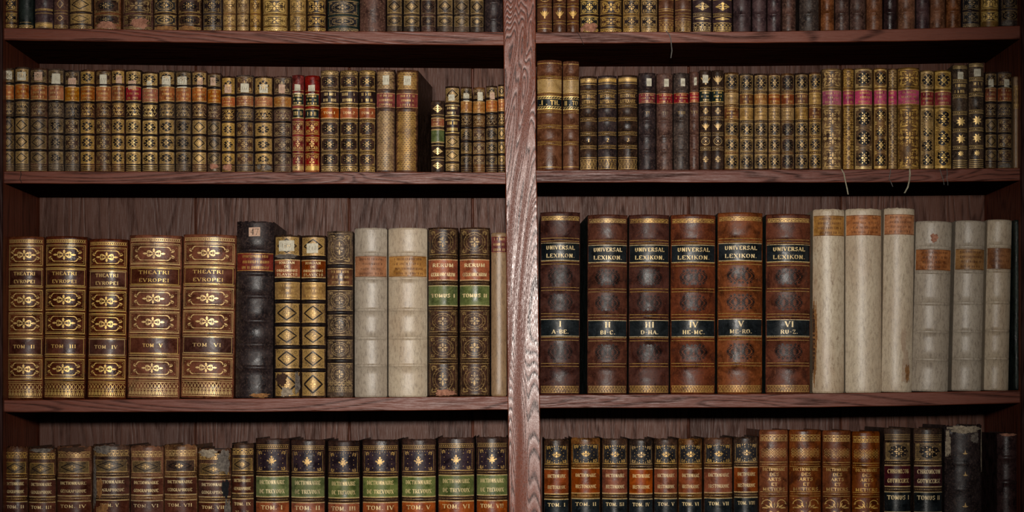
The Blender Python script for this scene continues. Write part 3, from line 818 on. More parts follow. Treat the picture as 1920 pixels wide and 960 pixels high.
    front = [(u * (a - t), bulge * abs(u) ** 2.3 + 0.0042, 0) for u in (-1, -.8, -.55, -.3, 0, .3, .55, .8, 1)]
    back = [(a - t + fl[1] * .93, d2 - 0.006, 0), (a * .4, d2 - 0.009, 0), (-a * .4, d2 - 0.009, 0), (-(a - t) + fl[-1] * .93, d2 - 0.006, 0)]
    ring = front + back
    pb.face([(x, y, zt) for x, y, _ in ring]); pb.face([(x, y, zl) for x, y, _ in ring][::-1])
    pb.grid([[(x, y, zl) for x, y, _ in ring], [(x, y, zt) for x, y, _ in ring]], 0, False, True)
    pb.build('page_block', [page_mat()], root)
    # ---- ribbon marker hanging over the shelf edge
    for (pts, wd, key) in spec.get('ribbon', []):
        rb = MB(); L = []; R = []
        for i, (dx, dy, dz) in enumerate(pts):
            q = (dx * PX, dy * PX, dz * PX); wv = wd * PX * (0.7 + 0.5 * abs(sin(i * 1.7)))
            L.append(q); R.append((q[0] + wv, q[1] - 0.0003, q[2]))
        n_ = len(L)
        Lb = [(x, y + 0.0005, z) for x, y, z in L]; Rb = [(x, y + 0.0005, z) for x, y, z in R]
        rb.grid([L, R, Rb, Lb, L], 0)
        rb.build('ribbon_marker', [paper('ribbon_' + key, *{'pale': ('8e8874', '6c6654'), 'grey': ('5b5752', '3c3936'), 'dark': ('1d1614', '2c2320')}[key])], root)
    root['label'] = spec['label']; root['category'] = 'book'; root['group'] = spec['group']
    ALL.append(root)
    return root

# ------------------------------------------------------------------ the bookcase
def interp(P, x):
    if x <= P[0][0]: return P[0][1]
    for (a, b), (c, d) in zip(P, P[1:]):
        if x <= c: return b + (d - b) * (x - a) / (c - a)
    return P[-1][1]
DEPTH = 0.26
SHELVES = {   # photo rows of the front edge: top line, bottom line
 'L0': ([(8, -150), (956, -148)], [(8, -127), (956, -125)]), 'R0': ([(1003, -150), (1912, -152)], [(1003, -127), (1912, -129)]),
 'L1': ([(8, 52), (240, 55), (480, 57.5), (956, 60)], [(8, 75), (240, 78), (480, 81), (956, 85)]),
 'R1': ([(1003, 60), (1440, 59), (1700, 54), (1912, 48)], [(1003, 81), (1440, 80), (1700, 77), (1912, 73)]),
 'L2': ([(8, 321), (480, 322), (956, 323)], [(8, 344), (480, 345), (956, 345)]),
 'R2': ([(1003, 319), (1540, 318), (1750, 317), (1912, 315)], [(1003, 342), (1540, 342), (1750, 341), (1912, 339)]),
 'L3': ([(8, 750), (480, 747), (956, 743)], [(8, 773), (480, 772), (956, 768)]),
 'R3': ([(1003, 740), (1500, 738), (1750, 735), (1912, 732)], [(1003, 765), (1500, 764), (1750, 760), (1912, 756)]),
 'L4': ([(8, 1136), (956, 1130)], [(8, 1160), (956, 1154)]), 'R4': ([(1003, 1130), (1912, 1122)], [(1003, 1154), (1912, 1146)]),
}
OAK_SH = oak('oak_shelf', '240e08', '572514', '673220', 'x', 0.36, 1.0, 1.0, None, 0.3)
OAK_SHADE = oak('oak_painted_shade', '170a07', '35190f', '3f2016', 'x', 0.9, 1.0, 1.0, None, 0.0)  # shade under the shelves painted in as darker matt oak; tops and ends share it
OAK_BK = oak('oak_back', '1d0d08', '48271a', '573222', 'z', 0.40, 0.7, 0.85, None, 0.2, 120, 0.03, 0.55)
OAK_POST = oak('oak_post', '1a0b07', '6a321e', '7a3f2a', 'z', 0.21, 1.3, 1.1, None, 0.5, 420, 0.13)
OAK_SIDE = oak('oak_side', '240d07', '582714', '69321e', 'z', 0.40, 0.7, 0.8, None, 0.25)
case = bpy.data.objects.new('bookcase', None); COL.objects.link(case); case.empty_display_size = 0.1
case.location = (0, 0, Z(1160))
case['label'] = 'dark oak bookcase with plank back, four shelves per bay and broad centre post'; case['category'] = 'bookcase'
def cpart(name, mb, m):
    o = mb.build(name, list(m) if isinstance(m, tuple) else [m], case); o.location = (0, 0, -Z(1160)); return o
for key, (tp, bt) in SHELVES.items():
    mb = MB(); xs = sorted({p[0] for p in tp} | {p[0] for p in bt})
    xa, xb = xs[0], xs[-1]; xs = [xa + (xb - xa) * i / 24 for i in range(25)]
    rr = random.Random(key)
    prof = []
    for x in xs:
        zt, zb = Z(interp(tp, x)), Z(interp(bt, x)); j = (rr.random() - .5) * 0.0006; c = 0.0012
        prof.append([(X(x), DEPTH, zb), (X(x), c, zb + j), (X(x), 0, zb + c + j), (X(x), 0, zt - c), (X(x), c, zt), (X(x), DEPTH, zt)])
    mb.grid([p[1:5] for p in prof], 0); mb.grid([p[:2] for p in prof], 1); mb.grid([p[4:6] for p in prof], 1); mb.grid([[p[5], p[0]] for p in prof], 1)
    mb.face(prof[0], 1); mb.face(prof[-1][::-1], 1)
    cpart('shelf', mb, (OAK_SH, OAK_SHADE))
mb = MB(); PL = [(-190, 941), (0, 943.5), (250, 946), (350, 948), (560, 950), (750, 952), (960, 955), (1160, 957)]; PR = [(-190, 1003), (0, 1004), (320, 1005.5), (400, 1008), (760, 1012), (960, 1015), (1160, 1017)]
rows = []
for i in range(46):
    py = -190 + 1350 * i / 45; z = Z(py); xl, xr = X(interp(PL, py)), X(interp(PR, py)); c = 0.0015
    xr -= 0.001 * (random.Random(i).random() ** 4); 
    rows.append([(xl, 0, z), (xl, -0.012 + c, z), (xl + c, -0.012, z), (xr - c, -0.012, z), (xr, -0.012 + c, z), (xr, 0, z)])
mb.grid(rows[::-1], 0, False, True); mb.face(rows[0]); mb.face(rows[-1][::-1]); cpart('centre_post', mb, OAK_POST)
mb = MB(); mb.box(X(957), X(1002), 0.0002, DEPTH, Z(1160), Z(-190)); cpart('partition', mb, OAK_SIDE)
for x0, x1 in ((-42, 7.6), (1912.4, 1962)):
    mb = MB(); mb.box(X(x0), X(x1), -0.008, DEPTH + 0.02, Z(1160), Z(-190)); cpart('side_panel', mb, OAK_SIDE)
OAK_DK = oak('oak_dark_red', '0e0403', '210a06', '2c0f09', 'z', 0.5, 0.7, 0.8, None, 0.15)  # darker red-brown oak for the front strips of the sides
for x0, x1 in ((-42, 8), (1912, 1962)):
    mb = MB(); mb.box(X(x0), X(x1), -0.014, -0.0082, Z(1160), Z(-190)); cpart('side_post', mb, OAK_DK)
kb = 1 + DEPTH / CAM_D
seams = [[X(8), (367 - CX) * PX * kb, (655 - CX) * PX * kb, (886 - CX) * PX * kb, X(957)], [X(1002), (1291 - CX) * PX * kb, (1576 - CX) * PX * kb, X(1912)]]
for bay in seams:
    for a_, b_ in zip(bay, bay[1:]):
        mb = MB(); g = 0.0009; c = 0.002; z0, z1 = Z(1160), Z(-190); yb = DEPTH + 0.0003
        P = [(a_ + g, yb + .01), (a_ + g, yb + c), (a_ + g + c, yb), (b_ - g - c, yb), (b_ - g, yb + c), (b_ - g, yb + .01)]
        mb.grid([[(x, y, z0) for x, y in P], [(x, y, z1) for x, y in P]], 0, False, True); mb.face([(x, y, z1) for x, y in P]); mb.face([(x, y, z0) for x, y in P][::-1])
        cpart('back_plank', mb, OAK_BK)
mb = MB(); mb.box(X(-40), X(1960), DEPTH + 0.0112, DEPTH + 0.02, Z(1159), Z(-189)); mb.box(X(-42), X(1962), -0.008, DEPTH + 0.02, Z(-190), Z(-215)); cpart('case_top_and_backing', mb, OAK_SIDE)

# ------------------------------------------------------------------ binding styles
def D(base, **k):
    d = dict(base); d.update(k); return d
STK = (.03, .11, -.55, .55)
S = {}
S['theatri'] = dict(lea='theatri', gilt='bright', bands=[.186, .32, .46, .605, .745, .882], bh=.0009, bw=.0022, bandline=1, round=.24,
    comps=['A', '', 'A', 'A', '', 'A', ''], head=('dots', .022, .038), tail=('palm', .90, .985), headgap=.014, inset=.93, hmax=.0060, tfill=.66, tthick=1.0, labframe=1, cream=0)
def theatri(n): return D(S['theatri'], labs=[(.198, .308, 'maroon', 'THEATRI/EVROPEI'), (.62, .73, 'maroon', 'TOM  ' + n)])
def uni(n, ab, lea='uni', **k): return D(dict(lea=lea, board='green_d', gilt='mid', bands=[.152, .278, .422, .565, .695, .838], bh=.0014, bw=.0026, bandline=1, round=.26, inset=.9, tthick=1.2, tfill=.80,
    comps=['', '', 'B', 'B', '', 'B', ''], head=('palm', .025, .045), tail=('net', .955, .99), hmax=.0069,
    labs=[(.168, .268, 'black', 'UNIVERSAL/LEXIKON.'), (.587, .683, 'black', n + '/' + ab)]), **k)
def jordan(n, **k): return D(dict(lea='brown_d', gilt='mid', ground='gold', bands=[.138, .276, .408, .55, .687, .83], bh=.002, bandline=4, comps=['D', 'L:rust:IORDAN/DE/ORIGINIBUS/SLAVICIS', 'L:tan:w3', 'D', 'D', 'D', 'D']), **k)
VEL = dict(gilt='dull', bands=[.155, .30, .484, .65, .813], bh=.0019, bw=.0032, hmax=.006, bandline=0, round=.27, bandtone=1)
def rerum(n, **k): return D(dict(lea='brown_d', gilt='dull', bands=[.175, .328, .478, .63, .79], bh=.002, bandline=3, ground='brown', tthick=1.4,
    comps=['g:+O', 'L:orange_r:RERUM/GERMANICARUM', 'L:green:TOMUS ' + n, 'g:+O', 'g:+O', 'g:+O']), **k)
# second shelf, left: long run of small gilt calf volumes
def run2(lea='brown_g', lab='orange', g='g:', ground='dark', gi='dull', st=STK, low=False, **k):
    bands = [.20, .335, .475, .635, .79] if low else [.15, .32, .475, .633, .79]
    gold = ground in ('dark', 'navy')
    o = ['g:+M', 'g:+D', 'g:+m'][hash_(lea + lab + gi + str(st)) % 3] if gold else 'g:+P'
    if lea == 'slate': o = 'g:+P'
    if st and low: st = (min(st[0], .09), min(st[1], .175)) + tuple(st[2:])
    return D(dict(lea=lea, gilt=gi, ground=('golddull' if gi == 'dull' else 'gold') if gold and 'P' not in o else ('brown' if 'P' in o else ground), bands=bands, bandline=6, bh=.0013, comps=[o.replace('D', 'M') if o else 'P', 'L:' + lab + ':w3', 'W+w3', o, o, o], sticker=st, tail=('lines', .935, .985), tailgap=.014, ragged=.0016, inset=.86), **k)
def hash_(t): return sum(ord(c) * (i + 3) for i, c in enumerate(t))
def tom(n, **k): return D(dict(lea='brown_d', gilt='mid', ground='brown', bands=[.185, .345, .49, .65, .80], bandline=3, comps=['g:+m', 'L:dark:w2', 'L:orange_r:TOM.' + n, 'g:+m', 'g:+m', 'g:+m'], head=('palm', .01, .045), tail=('palm', .94, .985), headgap=.009, tailgap=.012), **k)
S['diaper'] = dict(lea='brown', gilt='mid', ground='tan', bands=[.21, .385], bh=.0003, bandline=0, comps=['g:+G', 'L:redbrown:w3', 'g:+G'], sticker=(.06, .15, -.3, .35), round=.22)
def litt(n, lea='brown_d', **k): return D(dict(lea=lea, gilt='mid', bands=[.17, .32, .46, .61, .75], bandline=3, comps=['', 't:HISTOIRE/LITTERAIRE', '', '', 't:' + n, ''], head=('solid', .03, .07), tail=('net', .88, .98), hmax=.006, lines=[.09, .86]), **k)
def slate(n, lea='slate', **k): return D(dict(lea=lea, gilt='dull', bands=[.19, .33, .49, .645, .80], bandline=0, bh=.0012, comps=['', 'L:red:w3', 't:' + n, '', '', ''], sticker=(.06, .14, -.1, .45), hmax=.005, ragged=.001), **k)
S['tulip'] = dict(lea='brown_d', gilt='mid', ground='navy', bands=[.187, .337, .48, .636, .78], bandline=3, bh=.0009, comps=['V', 'L:blackgreen:w3', 'F', 'V', 'C', 'F'])
def lit7(lea='brown', ground='dark', lab='rust', **k): return D(dict(lea=lea, gilt='mid', ground='golddull' if ground == 'dark' else ground, bands=[.195, .34, .495, .66, .82], bandline=3, bh=.001, comps=['g:+M', 'L:' + lab + ':w2', 'L:' + ('tan' if lab != 'tan' else 'brown') + ':w3', 'g:+M', 'g:+M', 'g:+M'], ragged=.0008), **k)
def pinky(lea='goldbrown', ground='tan', lab='pink', orn='R', **k): return D(dict(lea=lea, gilt='mid' if orn == 'R' else 'bright', ground=ground, bands=[.2, .375], bh=.0003, bandline=1, comps=['g:+' + orn, 'L:' + lab + ':w3', 'g:+' + orn], lines=[.02, .965, .98], inset=.9), **k)
S['star'] = dict(lea='brown_g', gilt='bright', bands=[.155, .30, .46, .625, .79], bandline=3, bh=.0011, comps=['S', 'w2', '', 'S', 'S', 'S'], tail=('lines', .91, .98), head=('lines', .01, .035), headgap=.008, tailgap=.02)
def geo(n, **k): return D(dict(lea='brown', gilt='mid', ground='golddull', bands=[.185, .33, .48, .63, .78], bandline=3, bh=.0016, comps=['D', 'L:maroon:DICTIONNAIRE/GEOGRAPHIQUE', 'L:maroon:TOM. ' + n + ('/V - Z' if n == 'IX' else '/ '), 'D', 'D', 'D'], head=('palm', .035, .07), headgap=.026, ragged=.004, hmax=.0055, tfill=.82, tthick=1.15), **k)
def trev(n, **k): return D(dict(lea='trev', gilt='mid', ground='violet', bands=[.215, .37, .52, .67, .83], bandline=3, bh=.0018, comps=['g:+T', 'L:green:DICTIONNAIRE/DE TREVOUX', 'L:orange_r:TOM. ' + n + '/ ', 'g:+T', 'g:+T', 'g:+T'], head=('dots', .04, .06), headgap=.02, ragged=.002, hmax=.0072, tfill=.82, inset=.86, tthick=1.1), **k)
def hist(n, **k): return D(dict(lea='brown_d', gilt='mid', ground='navy', bands=[.17, .355, .51, .67, .83], bandline=3, bh=.0018, comps=['g:+H', 'L:rust:DICTIONAIRE/HISTORIQUE', 'L:black:TOM. ' + n + '/ ', 'g:+H', 'g:+H', 'g:+H'], headgap=.010, ragged=.002, hmax=.0062, tfill=.78, tthick=1.1), **k)
def arts(n='', **k): return D(dict(lea='metiers', gilt='mid', bands=[.203, .378, .53, .68, .83], bandline=3, bh=.0014, comps=['', 't:DICTIONNAIRE/DES/ARTS/ET/METIERS', 'K', 'K', 'K', 'K'], free=[(.105, .165, 'N')], head=('palm', .03, .065), round=.24, hmax=.0062), **k)
def chron(n, **k): return D(dict(lea='brown_d', gilt='mid', ground='golddull', bands=[.205, .36, .51, .67, .83], bandline=3, bh=.0016, comps=['g:+M', 'L:wine:CHRONICON/GOTWICENSE', 'L:black:TOMUS ' + n + '/ ', 'g:+M', 'g:+M', 'g:+M'], head=('lines', .04, .07), headgap=.026, hmax=.0075), **k)
# top shelf: only the lower ends are in the picture
def up(lea, orn='P', gi='dull', ground='dark', g=True, **k):
    o = ('g:+' if g else '') + orn
    return D(dict(lea=lea, gilt=gi, ground=ground, bands=[.17, .33, .49, .655, .82], bandline=1, comps=[o if orn else ''] * 6, tail=('palm', .955, .99) if orn else None, tailgap=.011 if orn else .002, ragged=.001), **k)
vA = vellum('vellum_cream', 'b3a48e', '947a60', '69594a'); vB = vellum('vellum_grey', 'a09484', '80705f', '564a40')
MATS['leather_vel'] = vA; MATS['leather_velg'] = vB
MATS['leather_velb'] = vellum('vellum_brown', '8a6f52', '6d5138', '493526')
MATS['leather_velr'] = vellum('vellum_stained', 'b0a18a', '8b6644', '5e442e')
_LM = LM
def LM(k): return MATS['leather_' + k] if k.startswith('vel') else _LM(k)

ROWS = []
# ---- third shelf left
r = []
for (x0, x1, t, n, ln) in ((11, 78, 443, 'II', 2), (79.5, 158, 443, 'III', 4), (162, 235, 448, 'IV', 4), (237, 336, 441, 'V', 5), (338, 438, 440, 'VI', 6)):
    r.append((x0, x1, t, theatri(n), 'gilt brown folio lettered THEATRI EVROPEI TOM ' + n, dict(lean=ln, group='matching gilt brown folio volumes')))
r[2][3]['lea'] = r[1][3]['lea'] = 'theatri_d'
r += [
 (440.5, 511, 415, dict(lea='black', gilt='dull', bands=[.165, .295, .424, .563, .697, .827], bh=.0022, bandline=0, round=.24, comps=['', 'L:redbrown:w3', '', '', '', '', ''], sticker=(.035, .085, -.3, .3, 'p', '47'), ragged=.003, torn=[(.97, .999, -.2, .9, 'tan')]), 'tall black leather folio with small paper sticker', dict(lean=3)),
 (513, 562, 440, jordan('', sticker=(.035, .1, -.6, .55, 'w'), ragged=.004, torn=[(.115, .15, -.95, .8, 'grey'), (.83, .985, .55, .97, 'grey'), (.93, .995, -.5, .5, 'pale'), (.84, .93, -.9, .1, 'dark')]), 'gilt lozenge-tooled book with torn spine foot', {}),
 (563.5, 610, 441, jordan('', sticker=(.05, .11, -.5, .4, 'w')), 'intact gilt lozenge-tooled book with rust label', {}),
 (612, 661, 433, dict(lea='brown_g', gilt='dull', ground='golddull', bands=[.21, .343, .49, .64, .78], bh=.002, bandline=4, comps=['O', 'L:brown:w3', 'O', 'O', 'O', 'O'], tail=('palm', .91, .965), tailgap=.022, inset=.84, round=.28), 'olive-brown book tooled with gilt oval medallions', {}),
 (663.5, 725, 427, D(VEL, lea='velg', comps=['', 'L:vl_orange:w4', '', '', '', ''], ragged=.001), 'greyish vellum folio with orange title label', {}),
 (727, 800.5, 427, D(VEL, lea='vel', comps=['', 'L:vl_ochre:w4', '', '', '', '']), 'wide cream vellum folio with orange title label', {}),
 (802, 858.5, 426, rerum('I', torn=[(.955, .998, -.6, .9, 'pink')]), 'dark gilt folio lettered TOMUS I, worn foot', {}),
 (861, 918.5, 426, rerum('II'), 'dark gilt folio lettered TOMUS II, green volume label', {}),
 (921, 950, 436, dict(lea='velb', gilt='dull', bands=[], comps=[''], labs=[(.02, .125, 'redbrown', 'w3')], lines=[], round=.25), 'narrow tan book with red label near its top', {}),
]
ROWS.append(('L3', 'third left shelf', r))
# ---- third shelf right
r = []
for (x0, x1, t, n, ab, lea) in ((1013, 1088, 397, 'I', 'A-BE.', 'uni_dark'), (1102, 1177, 402, 'II', 'BI-C.', 'uni'), (1180, 1256, 402, 'III', 'D-HA.', 'uni_dark'), (1258.5, 1343, 402, 'IV', 'HE-MC.', 'uni'), (1347, 1432, 398, 'V', 'ME-RO.', 'uni_tan'), (1438, 1522, 401, 'VI', 'RU-Z.', 'uni')):
    r.append((x0, x1, t, uni(n, ab, lea), 'brown folio with black UNIVERSAL LEXIKON label, volume ' + n, dict(lean=1, group='matching brown folios with black labels', flare_l=.010 if n == 'II' else 0)))
r += [
 (1526, 1585.5, 392, dict(lea='velr', bands=[], comps=[''], labs=[(.035, .145, 'vl_ochre', 'w4')], round=.27, ragged=.0015, lean=1, torn=[(.45, .97, -1.0, -.72, 'tan'), (.5, .93, -1.0, -.84, 'dark')]), 'tall smooth vellum folio with burnt brown lower edge', {}),
 (1588, 1656, 391, dict(lea='vel', bands=[], comps=[''], labs=[(.035, .145, 'vl_orange', 'w4')], round=.27, ragged=.0015), 'widest tall vellum folio, speckled, orange label at head', {}),
 (1658, 1715.5, 390, dict(lea='vel', bands=[], comps=[''], labs=[(.035, .145, 'vl_orange', 'w4')], round=.27, ragged=.002, lean=5, torn=[(.64, .8, .1, .5, 'stain'), (.76, .97, .15, .8, 'stain'), (.84, .95, .4, .75, 'tan')]), 'tall vellum folio with brown stain low down', {}),
 (1717, 1785, 415, D(VEL, lea='velg', comps=['', 'L:vl_orange:w4', '', '', '', ''], torn=[(.07, .13, -.3, .15, 'pink')], lean=8), 'grey vellum folio with ribs and orange label', {}),
 (1791, 1847, 414, D(VEL, lea='velg', comps=['', 'L:vl_ochre:w4', '', '', '', ''], lean=8), 'grey ribbed vellum folio with yellowish label', {}),
 (1851, 1897, 412, D(VEL, lea='vel', comps=['', 'L:vl_brown:w4', '', '', '', ''], lean=7), 'narrowest ribbed vellum folio with brown label', {}),
 (1903, 1911.5, 412, dict(lea='green_d', bands=[], comps=[''], round=.2), 'thin dark green book in the corner', {}),
]
ROWS.append(('R3', 'third right shelf', r))
# ---- second shelf left
r = []
spec2 = [
 (4, 25, 127, run2('brown_g', st=(.03, .11, -.6, .7)), 'brown gilt book with orange label'), (26.5, 53, 125, run2('brown_g', ground='navy', gi='mid', st=(.05, .13, -.6, .6)), 'dark gilt book with white sticker'),
 (54.5, 87, 127, run2('brown', st=(.04, .12, -.4, .5, 'p')), 'broad brown gilt book'), (88.5, 118, 128, run2('brown_g', st=(.05, .15, -.4, .6)), 'grey-brown book with clean white sticker'),
 (119.5, 147.5, 131, run2('slate', lab='ochre', st=(.08, .17, -.4, .6, 'p')), 'dark grey book with ochre label'), (149, 176.5, 130, run2('brown', gi='mid', st=None), 'brown book with gilt flowers, no sticker'),
 (178, 207, 130, run2('brown', ground='brown', st=(.05, .17, -.4, .5)), 'reddish brown book with white sticker'), (208, 232.5, 129, run2('brown', gi='mid', st=(.06, .14, -.2, .6, 'p')), 'narrow brown gilt book'),
 (234, 263.5, 130, run2('brown_d', lab='red', gi='bright', ground='navy', st=(.11, .19, -.6, .4, 'p')), 'dark gilt book with deep red label'), (265, 295, 134, run2('brown_d', lab='orange_r', gi='bright', ground='navy', st=(.09, .17, -.3, .3)), 'bright gilt book with vermilion label'),
 (296.5, 326.5, 131, run2('brown_g', st=(.06, .16, -.5, .5), gi='mid'), 'gilt book with bluish white sticker'), (328, 357, 132, run2('brown_g', st=(.06, .17, -.7, .5)), 'brown-grey book with large white sticker'),
 (359, 386.5, 132, run2('brown', gi='mid', st=(.07, .17, -.2, .5, 'p')), 'narrow brown book with bold gilding'), (388, 413, 136, run2('brown', st=(.05, .13, -.5, .3, 'p'), torn=[(.91, .97, -.7, .7, 'pink')]), 'worn book with pink torn foot'),
 (414.5, 440, 142, run2('brown_d', lab='orange_r', gi='mid', st=(.1, .18, -.5, .5, 'p'), torn=[(.91, .985, -.8, .7, 'pink')]), 'dark book with lozenges and torn foot'), (441.5, 474.5, 140, run2('slate', lab='orange', st=(.11, .22, -.4, .5)), 'broad faded grey-brown book'),
 (476, 510.5, 142, run2('brown_d', lab='orange', gi='mid', ground='navy', st=(.12, .22, -.4, .5), torn=[(.91, .97, -.7, -.2, 'grey'), (.92, .98, .1, .9, 'grey')]), 'broad dark gilt book with scuffed foot'), (512, 545.5, 142, run2('redbrown', lab='ochre', ground='brown', st=(.13, .23, -.35, .3, 'p')), 'broad red-brown book with ochre labels'),
]
for x0, x1, t, sp_, d in spec2:
    if t >= 139:
        sp_['bands'] = [.20, .335, .475, .635, .79]
        if sp_['sticker']: st = sp_['sticker']; sp_['sticker'] = (.09, .18) + tuple(st[2:])
    r.append((x0, x1, t, sp_, d, dict(group='small gilt calf books in the left bay')))
red = dict(lea='red', gilt='mid', ground='brown', bands=[.175, .33, .46, .62, .79], bandline=1, comps=['', 'L:blackgreen:w3', 'L:blackgreen:w1', 'P', 'P', 'P'], sticker=(.1, .2, -.5, .4), tail=('solid', .92, .985), lines=[.36, .44], labw=.9)
r += [(547, 569.5, 140, D(red), 'narrow red book with two blackish labels, the left one', dict(group='pair of red books')), (571, 598.5, 141, D(red), 'wider red book of the red pair', dict(group='pair of red books')),
 (600, 635, 131, tom('1'), 'dark gilt book lettered TOM.1 on orange', dict(group='three matching dark gilt volumes')), (636.5, 671, 131, tom('2'), 'dark gilt book lettered TOM.2 on orange', dict(group='three matching dark gilt volumes')),
 (672.5, 703.5, 131, tom('3'), 'narrowest of three dark gilt orange-labelled books', dict(group='three matching dark gilt volumes')),
 (705, 740.5, 130, D(S['diaper'], lean=1), 'gilt fan-patterned book, paler red label, left one', dict(group='pair of gilt fan-patterned books')), (742, 783, 131, D(S['diaper'], lean=2, depth=.2, flare_r=.019, board='brown_d'), 'gilt fan-patterned book beside the gap', dict(group='pair of gilt fan-patterned books')),
 (808, 833, 188, dict(lea='brown_d', gilt='bright', ground='dark', bands=[.22, .38, .6, .8], bandline=1, comps=['Z', 'L:orange_r:w2', 'L:green:', 'Z', 'Z']), 'short dark book with orange and green labels', {}),
 (834.5, 861.5, 161, dict(lea='brown_d', gilt='mid', ground='gold', bands=[.2, .365, .56, .72, .88], bandline=1, comps=['D', 'L:dark:w2', 'L:dark:w2', 'D', 'D', 'D'], sticker=(.1, .17, -.5, .3)), 'book with bold black and gilt lozenges', {}),
 (863.5, 885, 162, run2('brown_d', st=(.08, .17, -.5, .5), ground='navy', lab='ochre'), 'dark book with white sticker and ochre label', {}), (886.5, 909.5, 163, run2('brown_t', st=(.06, .16, -.2, .6), ground='brown', lab='ochre'), 'tan-brown book with ochre label', {}),
 (911, 932.5, 160, run2('brown_d', st=(.08, .16, -.3, .5, 'p')), 'slim dark book with orange label', {}), (934, 947, 158, run2('brown_d', gi='mid', st=None), 'slim book against the centre post', {})]
ROWS.append(('L2', 'second left shelf', r))
# ---- second shelf right
def th(t, **k): return D(dict(lea='calf', gilt='mid', bands=[.16, .31, .46, .60, .75], bandline=3, bh=.0014, comps=['', 'L:pale:oY', 'L:black:I!' + t, '', '', ''], lines=[.03, .965], round=.26), **k)
r = [(1007, 1054, 112, th('.I . TH.'), 'widest calf book with cream band and black label', dict(group='pair of calf books with black labels')), (1055.5, 1086, 114, th('II . TO'), 'narrower calf book with cream band and black label', dict(group='pair of calf books with black labels')),
 (1087.5, 1120, 142, litt('1'), 'dark brown gilt-lined book numbered 1', dict(group='three numbered dark brown volumes')), (1121.5, 1157, 141, litt('2', 'black'), 'black gilt-lined book numbered 2', dict(group='three numbered dark brown volumes')), (1159, 1196, 140, litt('3'), 'dark brown gilt-lined book numbered 3', dict(group='three numbered dark brown volumes')),
 (1198, 1230, 136, slate('TI', 'black'), 'blackish plain book with red label and sticker', dict(group='four worn plain books with red labels')), (1231.5, 1262, 137, slate('TII', 'redbrown'), 'worn brown book with red label and sticker', dict(group='four worn plain books with red labels')), (1263.5, 1292, 136, slate('TIII', 'slate'), 'slate-coloured book with red label and sticker', dict(group='four worn plain books with red labels')), (1293.5, 1311, 134, slate('TIV', 'redbrown'), 'slim worn book with low red label', dict(group='four worn plain books with red labels')),
 (1312.5, 1334, 131, D(S['tulip'], sticker=(.05, .13, -.5, .4)), 'slim book with tulips, ring and paper sticker', dict(group='pair of slim books with gilt tulips')), (1335, 1357.5, 131, D(S['tulip']), 'slim book with tulips and ring, no sticker', dict(group='pair of slim books with gilt tulips'))]
for (x0, x1, t, lea, gr, lab, d) in ((1359, 1386, 135, 'brown_t', 'dark', 'tan', 'tan-labelled gilt calf book'), (1387.5, 1413.5, 137, 'brown_g', 'dark', 'brown', 'faded grey-brown gilt book'), (1415, 1440, 137, 'brown_d', 'dark', 'ochre', 'dark gilt book with ochre label'), (1441.5, 1464, 137, 'brown', 'dark', 'rust', 'slim gilt calf book'), (1465.5, 1490, 137, 'brown_t', 'brown', 'rust', 'warm brown gilt book'), (1491.5, 1516, 136, 'brown_d', 'dark', 'brown', 'narrow very dark gilt book'), (1517.5, 1540.5, 135, 'brown', 'dark', 'tan', 'gilt calf book with dull tan label')):
    r.append((x0, x1, t, lit7(lea, gr, lab, gilt='mid' if gr == 'dark' else 'dull'), d, dict(group='seven slim gilt calf books')))
for (x0, x1, t, lea, gr, lab, d) in ((1543, 1579.5, 128, 'goldbrown', 'tan', 'pink', 'broad golden book with pink label'), (1581.5, 1602, 128, 'tan', 'tan', 'pink', 'slim golden book with pink label'), (1604, 1637, 127, 'goldbrown', 'tan', 'pink', 'golden floral book with pink label'), (1640, 1664, 127, 'tan', 'tan', 'pink', 'golden-tan book with pink label'), (1666.5, 1682.5, 128, 'tan', 'tan', 'pink', 'thinnest golden book with pink label'), (1685.5, 1726, 126, 'goldbrown', 'tan', 'pink', 'widest golden book with bright pink label'),
                                 (1727.5, 1752, 131, 'goldbrown', 'navy', 'pinkred', 'black and gold book with red label'), (1754, 1785.5, 131, 'goldbrown', 'dark', 'pinkred', 'dark-panelled golden book with crimson label')):
    r.append((x0, x1, t, pinky(lea, 'gold' if gr != 'tan' else 'tan', lab, 'U' if gr != 'tan' or x0 in (1604, 1640) else 'R'), d, dict(group='golden books with pink or red labels')))
r += [(1787.5, 1816, 121, D(S['star'], sticker=(.07, .14, -.4, .3)), 'grey-brown book with gilt stars', dict(group='pair of books with gilt stars')), (1818, 1846.5, 117, D(S['star'], sticker=(.06, .13, -.4, .5)), 'tallest star-tooled book beside the darker ones', dict(group='pair of books with gilt stars')),
 (1848.5, 1870, 134, run2('brown_d', lab='rust', st=(.08, .16, -.5, .3)), 'dark book with rust label', {}), (1872, 1899, 134, run2('slate', lab='rust', st=(.08, .16, -.2, .5), torn=[(.94, .99, -.9, .9, 'grey')]), 'dark book with frayed foot', {}), (1901, 1911, 143, dict(lea='velb', bands=[], comps=[''], labs=[(.1, .35, 'tan', 'w4')]), 'thin vellum book in the corner', {})]
ROWS.append(('R2', 'second right shelf', r))
